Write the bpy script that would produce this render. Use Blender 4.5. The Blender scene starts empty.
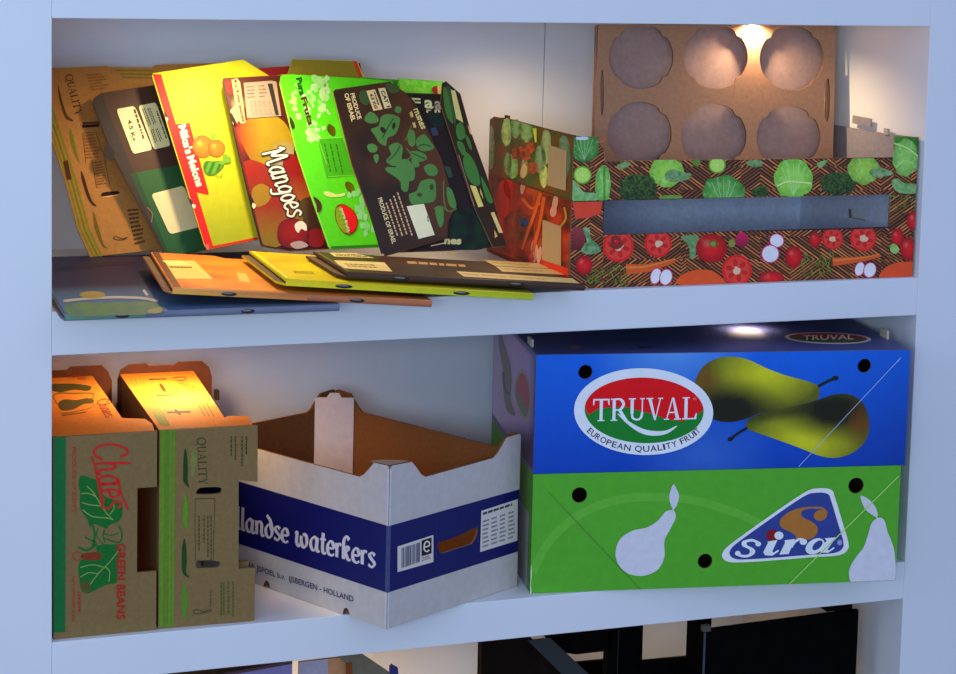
import bpy, math, random
from mathutils import Vector, Matrix, noise
from mathutils.geometry import tessellate_polygon, delaunay_2d_cdt

random.seed(7)
SC = bpy.context.scene
COL = SC.collection
V2 = lambda x, y: Vector((x, y))

# ------------------------------------------------------------------ camera
CAM = Vector((-0.372, -2.780, 0.999))
F_PX, PX, PY = 1999.3, 483.1, 163.3
YAW, PITCH, ROLL = 0.34673, -0.10939, 0.02354
_fwd = Vector((math.sin(YAW)*math.cos(PITCH), math.cos(YAW)*math.cos(PITCH), math.sin(PITCH)))
_rt = Vector((math.cos(YAW), -math.sin(YAW), 0))
_up = _rt.cross(_fwd)
RT = _rt*math.cos(ROLL) + _up*math.sin(ROLL)
UP = -_rt*math.sin(ROLL) + _up*math.cos(ROLL)
cd = bpy.data.cameras.new('camera')
cam = bpy.data.objects.new('camera', cd)
COL.objects.link(cam)
cam.matrix_world = Matrix(((RT.x, UP.x, -_fwd.x, CAM.x), (RT.y, UP.y, -_fwd.y, CAM.y), (RT.z, UP.z, -_fwd.z, CAM.z), (0, 0, 0, 1)))
cd.sensor_width = 36
cd.lens = F_PX/956*36
cd.shift_x = (478-PX)/956
cd.shift_y = (PY-337)/956
cd.clip_start = .05
SC.camera = cam


def sight(u, v):
    return _fwd + RT*((u-PX)/F_PX) - UP*((v-PY)/F_PX)


def on_plane(u, v, o, n):
    r = sight(u, v)
    return CAM + r*((o-CAM).dot(n)/r.dot(n))


# ------------------------------------------------------------------ colour / materials
def lin(c):
    c = c/255
    return c/12.92 if c <= .04045 else ((c+.055)/1.055)**2.4


def K(r, g, b):
    """printed ink colour from a colour read off the photograph in the cool front light"""
    w = (.43, .50, .66)
    return tuple(min(.95, (lin(c)/w[i]*.80)**1.12) for i, c in enumerate((r, g, b)))


def D(r, g, b):
    """plain sRGB albedo"""
    return (lin(r), lin(g), lin(b))


def mixc(a, b, t):
    t = max(0, min(1, t))
    return tuple(a[i]+(b[i]-a[i])*t for i in range(3))


def mat_print(name, rough=.42, var=.10, scale=60, spec=.5, bump=.02):
    m = bpy.data.materials.new(name)
    m.use_nodes = True
    nt = m.node_tree
    bs = nt.nodes['Principled BSDF']
    at = nt.nodes.new('ShaderNodeAttribute'); at.attribute_name = 'Col'
    tc = nt.nodes.new('ShaderNodeTexCoord')
    nz = nt.nodes.new('ShaderNodeTexNoise'); nz.inputs['Scale'].default_value = scale; nz.inputs['Detail'].default_value = 4
    mr = nt.nodes.new('ShaderNodeMapRange'); mr.inputs['From Min'].default_value = .25; mr.inputs['From Max'].default_value = .75
    mr.inputs['To Min'].default_value = 1-var; mr.inputs['To Max'].default_value = 1+var
    mx = nt.nodes.new('ShaderNodeVectorMath'); mx.operation = 'MULTIPLY'
    nt.links.new(tc.outputs['Object'], nz.inputs['Vector'])
    nt.links.new(nz.outputs['Fac'], mr.inputs['Value'])
    nt.links.new(at.outputs['Color'], mx.inputs[0])
    nt.links.new(mr.outputs['Result'], mx.inputs[1])
    nt.links.new(mx.outputs['Vector'], bs.inputs['Base Color'])
    bs.inputs['Roughness'].default_value = rough
    bs.inputs['Specular IOR Level'].default_value = spec
    if bump:
        n2 = nt.nodes.new('ShaderNodeTexNoise'); n2.inputs['Scale'].default_value = scale*6
        bp = nt.nodes.new('ShaderNodeBump'); bp.inputs['Strength'].default_value = bump; bp.inputs['Distance'].default_value = .002
        nt.links.new(tc.outputs['Object'], n2.inputs['Vector'])
        nt.links.new(n2.outputs['Fac'], bp.inputs['Height'])
        nt.links.new(bp.outputs['Normal'], bs.inputs['Normal'])
    return m


def mat_plain(name, c, rough=.5, var=.05, scale=8, spec=.5, bump=.0):
    m = bpy.data.materials.new(name)
    m.use_nodes = True
    nt = m.node_tree
    bs = nt.nodes['Principled BSDF']
    tc = nt.nodes.new('ShaderNodeTexCoord')
    nz = nt.nodes.new('ShaderNodeTexNoise'); nz.inputs['Scale'].default_value = scale; nz.inputs['Detail'].default_value = 5
    rp = nt.nodes.new('ShaderNodeValToRGB')
    rp.color_ramp.elements[0].position = .3; rp.color_ramp.elements[1].position = .7
    rp.color_ramp.elements[0].color = tuple(x*(1-var) for x in c)+(1,)
    rp.color_ramp.elements[1].color = tuple(min(1, x*(1+var)) for x in c)+(1,)
    nt.links.new(tc.outputs['Object'], nz.inputs['Vector'])
    nt.links.new(nz.outputs['Fac'], rp.inputs['Fac'])
    nt.links.new(rp.outputs['Color'], bs.inputs['Base Color'])
    bs.inputs['Roughness'].default_value = rough
    bs.inputs['Specular IOR Level'].default_value = spec
    if bump:
        bp = nt.nodes.new('ShaderNodeBump'); bp.inputs['Strength'].default_value = bump; bp.inputs['Distance'].default_value = .003
        nt.links.new(nz.outputs['Fac'], bp.inputs['Height'])
        nt.links.new(bp.outputs['Normal'], bs.inputs['Normal'])
    return m


M_GLOSS = mat_print('glossy_printed_card', .36, .05, 40, .3)
M_CARD = mat_print('printed_card', .5, .07, 70, .4)
M_KRAFT = mat_print('kraft_card', .75, .12, 130, .25, .05)
M_PAPER = mat_print('paper_sticker', .6, .03, 60, .3)
M_WHITE = mat_plain('white_melamine', (.83, .83, .82), .42, .015, 5, .35)
M_BACK = mat_plain('white_back_board', (.82, .85, .94), .5, .015, 4, .3)
M_BLACK = mat_plain('black_plastic', (.003, .0025, .0025), .7, .3, 30, .02)
M_BROWN = mat_plain('dark_brown_plastic', (.010, .005, .003), .7, .3, 20, .05)
M_WALL = mat_plain('plaster_wall', (.62, .64, .68), .9, .05, 6, .2, .1)
M_FLOOR = mat_plain('grey_floor', (.25, .25, .26), .7, .2, 10, .3)


# ------------------------------------------------------------------ things
def thing(name, label, cat, M=None, group=None):
    o = bpy.data.objects.new(name, None)
    o.empty_display_size = .05
    COL.objects.link(o)
    if M is not None:
        o.matrix_world = M
    o['label'] = label
    o['category'] = cat
    if group:
        o['group'] = group
    return o


def frame(o, x, z=None):
    """matrix from origin, x axis and an approximate up"""
    x = Vector(x).normalized()
    z = Vector(z if z else (0, 0, 1))
    y = z.cross(x).normalized()
    z = x.cross(y).normalized()
    return Matrix(((x.x, y.x, z.x, o[0]), (x.y, y.y, z.y, o[1]), (x.z, y.z, z.z, o[2]), (0, 0, 0, 1)))


def yawed(x, y, z, a):
    return frame((x, y, z), (math.cos(a), math.sin(a), 0))


EPS = .00022


class Mesh:
    """collects coloured faces of ONE mesh object"""
    def __init__(s, M, mats):
        s.M = M; s.mats = mats if isinstance(mats, list) else [mats]
        s.v = []; s.f = []; s.c = []; s.mi = []

    def face(s, pts, cols, mi=0):
        b = len(s.v)
        s.v.extend([tuple(p) for p in pts])
        s.f.append(tuple(range(b, b+len(pts))))
        if isinstance(cols[0], (int, float)):
            cols = [cols]*len(pts)
        s.c.extend(cols); s.mi.append(mi)

    def box(s, a, b, col, mi=0):
        x0, y0, z0 = a; x1, y1, z1 = b
        P = [(x0, y0, z0), (x1, y0, z0), (x1, y1, z0), (x0, y1, z0), (x0, y0, z1), (x1, y0, z1), (x1, y1, z1), (x0, y1, z1)]
        for q in ((0, 3, 2, 1), (4, 5, 6, 7), (0, 1, 5, 4), (1, 2, 6, 5), (2, 3, 7, 6), (3, 0, 4, 7)):
            s.face([P[i] for i in q], col, mi)

    def build(s, name, parent=None, label=None, bevel=0):
        me = bpy.data.meshes.new(name)
        me.from_pydata(s.v, [], s.f)
        at = me.color_attributes.new('Col', 'FLOAT_COLOR', 'CORNER')
        flat = []
        for c in s.c:
            flat += [c[0], c[1], c[2], 1]
        at.data.foreach_set('color', flat)
        for m in s.mats:
            me.materials.append(m)
        me.polygons.foreach_set('material_index', s.mi)
        me.update()
        o = bpy.data.objects.new(name, me)
        COL.objects.link(o)
        if parent:
            o.parent = parent
        else:
            o.matrix_world = s.M
        if label:
            o['label'] = label
        if bevel:
            import bmesh
            bm = bmesh.new(); bm.from_mesh(me)
            bmesh.ops.remove_doubles(bm, verts=bm.verts, dist=1e-5)
            bm.to_mesh(me); bm.free()
            bv = o.modifiers.new('bevel', 'BEVEL'); bv.width = bevel; bv.segments = 2; bv.limit_method = 'ANGLE'
        return o


def clip_poly(P, C, clip):
    """Sutherland-Hodgman of points P (with colours C) against a convex polygon"""
    area = sum(clip[i][0]*clip[(i+1) % len(clip)][1]-clip[(i+1) % len(clip)][0]*clip[i][1] for i in range(len(clip)))
    sg = 1 if area > 0 else -1
    for i in range(len(clip)):
        a = clip[i]; b = clip[(i+1) % len(clip)]
        d = lambda p: sg*((b[0]-a[0])*(p[1]-a[1])-(b[1]-a[1])*(p[0]-a[0]))
        nP = []; nC = []
        for j in range(len(P)):
            p, q = P[j-1], P[j]; cp, cq = C[j-1], C[j]
            dp, dq = d(p), d(q)
            if (dp >= 0) != (dq >= 0):
                t = dp/(dp-dq)
                nP.append((p[0]+(q[0]-p[0])*t, p[1]+(q[1]-p[1])*t)); nC.append(mixc(cp, cq, t))
            if dq >= 0:
                nP.append(q); nC.append(cq)
        P, C = nP, nC
        if len(P) < 3:
            return [], []
    return P, C


def smooth(P, closed=True, n=5):
    out = []
    m = len(P)
    rng = range(m) if closed else range(m-1)
    for i in rng:
        if closed:
            p0, p1, p2, p3 = P[i-1], P[i], P[(i+1) % m], P[(i+2) % m]
        else:
            p0, p1, p2, p3 = P[max(0, i-1)], P[i], P[i+1], P[min(m-1, i+2)]
        for k in range(n):
            t = k/n
            out.append(tuple(.5*((2*p1[a])+(-p0[a]+p2[a])*t+(2*p0[a]-5*p1[a]+4*p2[a]-p3[a])*t*t+(-p0[a]+3*p1[a]-3*p2[a]+p3[a])*t**3) for a in (0, 1)))
    if not closed:
        out.append(tuple(P[-1]))
    return out


def ell(cx, cy, rx, ry, rot=0, n=28, a0=0, a1=2*math.pi):
    c, s = math.cos(rot), math.sin(rot)
    full = abs(a1-a0-2*math.pi) < 1e-6
    out = []
    for i in range(n if full else n+1):
        a = a0+(a1-a0)*i/n
        x, y = rx*math.cos(a), ry*math.sin(a)
        out.append((cx+x*c-y*s, cy+x*s+y*c))
    return out


_glyph = {}


def glyphs(txt, bold=0, shear=0):
    key = (txt, bold, shear)
    if key not in _glyph:
        cu = bpy.data.curves.new('t', 'FONT')
        cu.body = txt; cu.size = 1; cu.offset = bold; cu.shear = shear; cu.resolution_u = 3
        cu.dimensions = '2D'; cu.fill_mode = 'FRONT'
        ob = bpy.data.objects.new('t', cu)
        me = bpy.data.meshes.new_from_object(ob)
        vs = [(v.co.x, v.co.y) for v in me.vertices]
        fs = [[vs[i] for i in p.vertices] for p in me.polygons]
        w = max([v[0] for v in vs] or [1]); x0 = min([v[0] for v in vs] or [0])
        bpy.data.objects.remove(ob); bpy.data.meshes.remove(me); bpy.data.curves.remove(cu)
        _glyph[key] = (fs, x0, w)
    return _glyph[key]


class Art:
    """draws print on one planar face of a Mesh.  Shapes are given in the coordinates of a
    photograph crop (x0, y0, scale) and carried to the face by sighting, or in metres (crop None)."""
    def __init__(s, mesh, O, U, V, mi=0):
        s.m = mesh; s.O = Vector(O); s.U = Vector(U).normalized(); s.V = Vector(V).normalized()
        s.N = s.U.cross(s.V).normalized(); s.mi = mi; s.clip = None; s.layer = 1; s.cr = (0, 0, 1); s.k = 0; s.bound = None; s.gain = 1
        M = mesh.M
        s.wo = M @ s.O; s.R = M.to_3x3()
        s.wu, s.wv, s.wn = s.R @ s.U, s.R @ s.V, s.R @ s.N

    def crop(s, x0, y0, sc):
        s.cr = (x0, y0, sc); return s

    def metres(s):
        s.cr = None; return s

    def st(s, p):
        if s.cr is None:
            return p[0], p[1]
        u, v = s.cr[0]+p[0]/s.cr[2], s.cr[1]+p[1]/s.cr[2]
        q = on_plane(u, v, s.wo, s.wn)-s.wo
        return q.dot(s.wu), q.dot(s.wv)

    def at(s, p, layer=None):
        a, b = s.st(p)
        L = s.layer if layer is None else layer
        return s.O+s.U*a+s.V*b+s.N*(L*EPS)

    def poly(s, P, col, layer=None, mi=None):
        if layer is not None:
            s.layer = layer
        C = [col]*len(P) if isinstance(col[0], (int, float)) else list(col)
        P = [tuple(p[:2]) for p in P]
        if s.clip:
            P, C = clip_poly(P, C, s.clip)
            if len(P) < 3:
                return
        s.k = (s.k+1) % 11
        s.emit([s.st(p) for p in P], C, s.layer+s.k*.075, s.mi if mi is None else mi)

    def emit(s, Q, C, L, mi):
        if s.bound:
            Q, C = clip_poly(Q, C, s.bound)
            if len(Q) < 3:
                return
        if s.gain != 1:
            C = [tuple(min(.95, x*s.gain) for x in c) for c in C]
        s.m.face([s.O+s.U*q[0]+s.V*q[1]+s.N*(L*EPS) for q in Q], C, mi)

    def fill(s, P, fn, step, layer=None, jitter=.3):
        """polygon filled with a colour function"""
        if layer is not None:
            s.layer = layer
        if s.clip:
            P, _ = clip_poly([tuple(p[:2]) for p in P], [(0, 0, 0)]*len(P), s.clip)
            if len(P) < 3:
                return
        n = len(P)
        xs = [p[0] for p in P]; ys = [p[1] for p in P]
        pts = [V2(*p[:2]) for p in P]
        y = min(ys)+step*.5
        while y < max(ys):
            x = min(xs)+step*.5
            while x < max(xs):
                q = (x+random.uniform(-jitter, jitter)*step, y+random.uniform(-jitter, jitter)*step)
                ins = False
                for i in range(n):
                    a, b = P[i-1], P[i]
                    if (a[1] > q[1]) != (b[1] > q[1]) and q[0] < (b[0]-a[0])*(q[1]-a[1])/(b[1]-a[1])+a[0]:
                        ins = not ins
                if ins:
                    pts.append(V2(*q))
                x += step
            y += step
        r = delaunay_2d_cdt(pts, [(i, (i+1) % n) for i in range(n)], [], 1, 1e-6)
        vs = r[0]
        cv = [fn(v.x, v.y) for v in vs]
        pv = [s.st((v.x, v.y)) for v in vs]
        for f in r[2]:
            s.emit([pv[i] for i in f], [cv[i] for i in f], s.layer, s.mi)

    def stroke(s, P, w, col, layer=None, nib=None, sm=0, closed=False, taper=None):
        """ribbon along P: constant width w, or a flat nib vector"""
        if layer is not None:
            s.layer = layer
        if sm:
            P = smooth(P, closed, sm)
        if closed:
            P = list(P)+[P[0]]
        L = []
        for i, p in enumerate(P):
            a = P[max(0, i-1)]; b = P[min(len(P)-1, i+1)]
            if closed and i in (0, len(P)-1):
                a = P[-2]; b = P[1]
            dx, dy = b[0]-a[0], b[1]-a[1]
            l = math.hypot(dx, dy) or 1
            nx, ny = -dy/l, dx/l
            ww = w
            if taper:
                t = i/max(1, len(P)-1); ww = w*taper(t)
            if nib:
                k = abs(nx*nib[0]+ny*nib[1])
                ww = max(w, k)
            L.append(((p[0]+nx*ww/2, p[1]+ny*ww/2), (p[0]-nx*ww/2, p[1]-ny*ww/2)))
        for i in range(len(L)-1):
            s.poly([L[i][0], L[i+1][0], L[i+1][1], L[i][1]], col)

    def text(s, txt, a, b, up, col, layer=None, bold=0, shear=0, cap=.72):
        """a, b: ends of the baseline, up: vector of the capital height"""
        if layer is not None:
            s.layer = layer
        fs, x0, x1 = glyphs(txt, bold, shear)
        bx = ((b[0]-a[0])/(x1-x0), (b[1]-a[1])/(x1-x0))
        for f in fs:
            s.poly([(a[0]+(x-x0)*bx[0]+y/cap*up[0], a[1]+(x-x0)*bx[1]+y/cap*up[1]) for x, y in f], col)

    def lines(s, quad, n, col, layer=None, h=.5, seed=1):
        """unreadable small print: n ragged rows of dashes inside a quad (TL, TR, BR, BL)"""
        if layer is not None:
            s.layer = layer
        rr = random.Random(seed)
        q = lambda u, v: tuple((quad[0][i]*(1-u)+quad[1][i]*u)*(1-v)+(quad[3][i]*(1-u)+quad[2][i]*u)*v for i in (0, 1))
        for k in range(n):
            v0 = (k+.5-h/2)/n; v1 = (k+.5+h/2)/n
            u = 0; end = rr.uniform(.7, 1)
            while u < end-.05:
                w = min(rr.uniform(.04, .16), end-u)
                s.poly([q(u, v0), q(u+w, v0), q(u+w, v1), q(u, v1)], col)
                u += w+.025

    def pen(s, txt, a, b, up, w, col, layer=None, nib=None, shear=0, font=None):
        """hand-lettered text from stroke letters; w / nib in units of x-height"""
        if layer is not None:
            s.layer = layer
        x = 0; runs = []
        for ch in txt:
            wd, paths = PEN[ch]
            for p in paths:
                runs.append([(x+q[0]+shear*q[1], q[1]) for q in p])
            x += wd
        tot = x
        L = math.hypot(b[0]-a[0], b[1]-a[1])
        kx = L/tot
        ux, uy = (b[0]-a[0])/tot, (b[1]-a[1])/tot
        lu = math.hypot(*up)
        s2 = (kx+lu)/2
        mp = lambda q: (a[0]+q[0]*ux+q[1]*up[0], a[1]+q[0]*uy+q[1]*up[1])
        for r in runs:
            P = [mp(q) for q in (smooth(r, False, 5) if len(r) > 2 else r)]
            nb = None
            if nib:
                nb = (nib[0]*ux+nib[1]*up[0], nib[0]*uy+nib[1]*up[1])
            s.stroke(P, w*s2, col, None, nb)
            if not nib:
                for e in (P[0], P[-1]):
                    s.poly(ell(e[0], e[1], w*s2/2, w*s2/2, 0, 8), col)

    def serif(s, txt, a, b, up, col, layer=None, gap=.06):
        if layer is not None:
            s.layer = layer
        tot = sum(SERIF[c][0]+gap for c in txt)-gap
        ux, uy = (b[0]-a[0])/tot, (b[1]-a[1])/tot
        x = 0
        for c in txt:
            wd, polys = SERIF[c]
            for p in polys:
                s.poly([(a[0]+(x+q[0])*ux+q[1]*up[0], a[1]+(x+q[0])*uy+q[1]*up[1]) for q in p], col)
            x += wd+gap


PEN = {
    ' ': (.5, []),
    'H': (.72, [[(.1, 1.6), (.14, .8), (.1, 0)], [(.55, 1.6), (.52, .8), (.55, 0)], [(.1, .75), (.3, .9), (.55, .8)]]),
    'o': (.68, [[(.32, 1), (.1, .7), (.1, .25), (.32, 0), (.54, .25), (.54, .7), (.32, 1)]]),
    'l': (.42, [[(.15, 1.7), (.12, .3), (.2, .02), (.36, .1)]]),
    'a': (.88, [[(.6, .75), (.4, 1), (.12, .7), (.08, .3), (.28, 0), (.5, .2), (.6, .75)], [(.64, 1), (.6, .2), (.7, 0), (.86, .1)]]),
    'n': (.86, [[(.1, 1), (.12, .5), (.1, 0)], [(.1, .65), (.35, 1), (.56, .8), (.56, .2), (.66, 0), (.82, .1)]]),
    'd': (.78, [[(.6, .6), (.4, .98), (.1, .65), (.12, .2), (.36, 0), (.6, .25), (.62, .8), (.45, 1.3), (.15, 1.6)]]),
    's': (.68, [[(.56, .85), (.35, 1), (.12, .8), (.3, .55), (.54, .3), (.35, 0), (.05, .12)]]),
    'e': (.72, [[(.1, .48), (.55, .56), (.5, .9), (.3, 1), (.08, .65), (.1, .2), (.35, 0), (.62, .15)]]),
    'w': (1.27, [[(0, .85), (.16, 1), (.12, .3), (.3, 0), (.5, .3), (.52, .8)], [(.52, .4), (.72, 0), (.98, .3), (.98, .8), (.8, 1), (.7, .85)]]),
    't': (.56, [[(.25, 1.45), (.2, .3), (.34, 0), (.5, .1)], [(0, .95), (.48, 1.02)]]),
    'r': (.58, [[(.1, 1), (.13, .5), (.12, 0)], [(.12, .6), (.3, .98), (.5, .92)]]),
    'k': (.80, [[(.1, 0), (.12, 1.25), (.32, 1.65), (.55, 1.45)], [(.12, .5), (.38, .95), (.52, .78), (.2, .5)], [(.26, .5), (.5, .04), (.7, .1)]]),
    'i': (.42, [[(.12, 1), (.14, .5), (.14, .1), (.24, .0), (.36, .1)], [(.17, 1.32), (.19, 1.38)]]),
    'M': (1.45, [[(.0, 1.35), (.2, 1.6), (.22, .0)], [(.22, 1.5), (.5, .55), (.72, 1.5), (.85, 1.6), (.95, .8), (1.05, .05), (1.25, .1)]]),
    'g': (.8, [[(.6, .75), (.38, 1), (.1, .65), (.14, .2), (.38, .08), (.58, .4), (.62, .9), (.6, .0), (.45, -.5), (.12, -.45)]]),
    'C': (1.15, [[(.95, 1.35), (.8, 1.7), (.45, 1.6), (.1, .9), (.2, .2), (.6, 0), (1.0, .35)]]),
    'h': (.85, [[(.3, 1.75), (.15, .9), (.08, 0)], [(.1, .6), (.35, 1), (.52, .8), (.5, .2), (.62, 0), (.8, .15)]]),
    'S': (1.0, [[(.85, 1.2), (.6, 1.5), (.25, 1.3), (.25, .95), (.6, .7), (.75, .4), (.5, .02), (.05, .15)]]),
}


def _ring(path, w):
    P = smooth(path, False, 4); out = []
    for i in range(len(P)-1):
        (x0, y0), (x1, y1) = P[i], P[i+1]
        l = math.hypot(x1-x0, y1-y0) or 1
        nx, ny = -(y1-y0)/l, (x1-x0)/l
        k = w[0]+(w[1]-w[0])*abs(nx)
        e = .012
        dx, dy = (x1-x0)/l*e, (y1-y0)/l*e
        out.append([(x0-dx+nx*k/2, y0-dy+ny*k/2), (x1+dx+nx*k/2, y1+dy+ny*k/2), (x1+dx-nx*k/2, y1+dy-ny*k/2), (x0-dx-nx*k/2, y0-dy-ny*k/2)])
    return out


def _r(x0, x1, y0, y1):
    return [(x0, y0), (x1, y0), (x1, y1), (x0, y1)]


SERIF = {
    'T': (.84, [_r(.34, .5, 0, 1), _r(0, .84, .93, 1), [(0, .72), (.05, .72), (.09, .94), (0, .94)], [(.84, .72), (.79, .72), (.75, .94), (.84, .94)], _r(.24, .6, 0, .05)]),
    'R': (.86, [_r(.1, .26, 0, 1), _r(0, .36, 0, .05), _r(0, .3, .95, 1)] + _ring([(.2, .965), (.5, .96), (.66, .75), (.5, .51), (.2, .49)], (.07, .15)) + [[(.36, .5), (.54, .5), (.9, 0), (.7, 0)]]),
    'U': (.84, [_r(.1, .26, .3, 1), _r(0, .36, .95, 1), _r(.67, .73, .3, 1), _r(.58, .82, .95, 1)] + _ring([(.18, .36), (.22, .12), (.44, .03), (.64, .12), (.70, .36)], (.08, .12))),
    'V': (.86, [[(.08, 1), (.26, 1), (.52, .0), (.42, .0)], [(.7, 1), (.76, 1), (.5, 0), (.44, 0)], _r(0, .36, .95, 1), _r(.6, .86, .95, 1)]),
    'A': (.88, [[(.62, 0), (.8, 0), (.5, 1), (.4, 1)], [(.1, 0), (.16, 0), (.46, 1), (.4, 1)], _r(.22, .66, .3, .36), _r(0, .26, 0, .05), _r(.52, .88, 0, .05)]),
    'L': (.74, [_r(.1, .26, 0, 1), _r(0, .36, .95, 1), _r(0, .72, 0, .06), [(.72, 0), (.74, .28), (.69, .28), (.6, .05)]]),
    'I': (.36, [_r(.1, .26, 0, 1), _r(0, .36, .95, 1), _r(0, .36, 0, .05)]),
    'Y': (.86, [[(.06, 1), (.24, 1), (.5, .45), (.38, .45)], [(.7, 1), (.76, 1), (.5, .45), (.44, .45)], _r(.36, .52, 0, .48), _r(0, .34, .95, 1), _r(.58, .86, .95, 1), _r(.26, .62, 0, .05)]),
    'Q': (.98, _ring([(.48, 1), (.14, .8), (.08, .4), (.25, .06), (.5, 0), (.8, .2), (.88, .6), (.74, .92), (.48, 1)], (.06, .15)) + [[(.42, .16), (.56, .12), (1.0, -.2), (.84, -.2)]]),
}


def plate(mesh, O, U, V, outline, holes, th, front, back, edge, mi=(0, 0, 0)):
    """cardboard sheet: outline and holes in metres in the (U, V) plane, thickness th away from the U x V side"""
    O = Vector(O); U = Vector(U).normalized(); V = Vector(V).normalized(); N = U.cross(V).normalized()
    ar = sum(outline[i-1][0]*outline[i][1]-outline[i][0]*outline[i-1][1] for i in range(len(outline)))
    if ar < 0:
        outline = outline[::-1]
    hs = []
    for h in holes:
        a = sum(h[i-1][0]*h[i][1]-h[i][0]*h[i-1][1] for i in range(len(h)))
        hs.append(h[::-1] if a > 0 else h)
    loops = [outline]+hs
    allp = [p for l in loops for p in l]
    P = lambda p, d: O+U*p[0]+V*p[1]-N*d
    if hs:
        ed = []; b = 0
        for l in loops:
            ed += [(b+i, b+(i+1) % len(l)) for i in range(len(l))]; b += len(l)
        r = delaunay_2d_cdt([V2(*p) for p in allp], ed, [], 1, 1e-7)
        vs = [(v.x, v.y) for v in r[0]]
        hb = [l for l in hs]
        tris = []
        for f in r[2]:
            cx = sum(vs[i][0] for i in f)/len(f); cy = sum(vs[i][1] for i in f)/len(f)
            inside = False
            for l in hb:
                ins = False
                for i in range(len(l)):
                    a, c = l[i-1], l[i]
                    if (a[1] > cy) != (c[1] > cy) and cx < (c[0]-a[0])*(cy-a[1])/(c[1]-a[1])+a[0]:
                        ins = not ins
                inside = inside or ins
            if not inside:
                tris.append([vs[i] for i in f])
    else:
        tris = [outline]
    for t in tris:
        mesh.face([P(p, 0) for p in t], front, mi[0])
        mesh.face([P(p, th) for p in reversed(t)], back, mi[1])
    for l in loops:
        for i in range(len(l)):
            a, b = l[i-1], l[i]
            mesh.face([P(b, 0), P(a, 0), P(a, th), P(b, th)], edge, mi[2])


def noisef(x, y, f, seed=0):
    return noise.noise((x*f+seed*7.3, y*f+seed*3.1, seed*1.7))

# ================================================================== SHELVING
W_IN, D_IN = 1.39, .56
Z_TOP, Z_M1, Z_M0, Z_L0 = .8837, .4759, .4136, -.0631
Z_B1, Z_FLOOR, Z_HEAD = -.476, -.70, 1.45

shelf = thing('shelving_unit', 'white built-in shelving unit holding all the fruit and vegetable cartons', 'shelves', Matrix.Translation((0, 0, Z_FLOOR)))


def slab(name, a, b, mat, parent, bevel=.0012):
    m = Mesh(Matrix(), mat)
    off = Vector((0, 0, Z_FLOOR)) if parent is shelf else Vector((0, 0, 0))
    m.box(Vector(a)-off, Vector(b)-off, (.8, .8, .8))
    return m.build(name, parent, bevel=bevel)


slab('side_panel', (-.13, 0, Z_FLOOR), (0, D_IN+.01, Z_HEAD), M_WHITE, shelf)
slab('side_panel', (W_IN, 0, Z_FLOOR), (W_IN+.16, D_IN+.01, Z_HEAD), M_WHITE, shelf)
slab('shelf_board', (0, .0006, Z_TOP), (W_IN, D_IN, Z_TOP+.0628), M_WHITE, shelf)
slab('shelf_board', (0, .0006, Z_M0), (W_IN, D_IN, Z_M1), M_WHITE, shelf)
slab('shelf_board', (0, .0006, Z_L0), (W_IN, D_IN, 0), M_WHITE, shelf)
slab('shelf_board', (0, .0006, Z_B1-.06), (W_IN, D_IN, Z_B1), M_WHITE, shelf)
slab('back_panel', (0, D_IN, Z_B1), (.9465, D_IN+.01, Z_HEAD), M_BACK, shelf, .0008)
slab('back_panel', (.9480, D_IN, Z_B1), (W_IN, D_IN+.01, Z_HEAD), M_BACK, shelf, .0008)
slab('plinth', (0, .03, Z_FLOOR), (W_IN, .05, Z_B1-.06), M_WHITE, shelf)

m = Mesh(Matrix(), M_WALL); m.box((-3, .60, Z_FLOOR), (5, .70, 2.2), (1, 1, 1)); o = m.build('wall_back'); o['kind'] = 'structure'
m = Mesh(Matrix(), M_FLOOR); m.box((-3, -4.2, Z_FLOOR-.05), (5, .70, Z_FLOOR), (1, 1, 1)); o = m.build('floor'); o['kind'] = 'structure'

# ================================================================== TRUVAL + SIRA CARTONS
C_A = (480, 310, 3.967); C_B = (680, 310, 3.824); C_E = (510, 450, 2.332)
INNER = D(120, 92, 62)
rect = lambda x0, y0, x1, y1: [(x0, y0), (x1, y0), (x1, y1), (x0, y1)]


def carton(M, w, d, h, mat, front, side, top, nm_front='front_panel', holes=(), root=None):
    """closed two-piece fruit carton; returns its meshes, still unbuilt"""
    T = .004
    fr = Mesh(M, [mat, M_KRAFT]); plate(fr, (0, 0, 0), (1, 0, 0), (0, 0, 1), rect(0, 0, w, h), list(holes), T, front, INNER, INNER, (0, 1, 1))
    lf = Mesh(M, [mat, M_KRAFT]); plate(lf, (0, T, 0), (0, -1, 0), (0, 0, 1), rect(-d+2*T, 0, 0, h), [], T, side, INNER, side, (0, 1, 0))
    rt = Mesh(M, [mat, M_KRAFT]); plate(rt, (w, T, 0), (0, 1, 0), (0, 0, 1), rect(0, 0, d-2*T, h), [], T, side, INNER, side, (0, 1, 0))
    bk = Mesh(M, [mat, M_KRAFT]); plate(bk, (w, d, 0), (-1, 0, 0), (0, 0, 1), rect(0, 0, w, h), [], T, front, INNER, front, (0, 1, 0))
    tp = Mesh(M, [mat, M_KRAFT]); plate(tp, (T, T, h), (1, 0, 0), (0, 1, 0), rect(0, 0, w-2*T, d-2*T), [], T, top, INNER, top, (0, 1, 0))
    bt = Mesh(M, [mat, M_KRAFT]); plate(bt, (T, T, T), (1, 0, 0), (0, 1, 0), rect(0, 0, w-2*T, d-2*T), [], T, INNER, front, INNER, (0, 1, 0))
    return fr, lf, rt, bk, tp, bt


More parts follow.
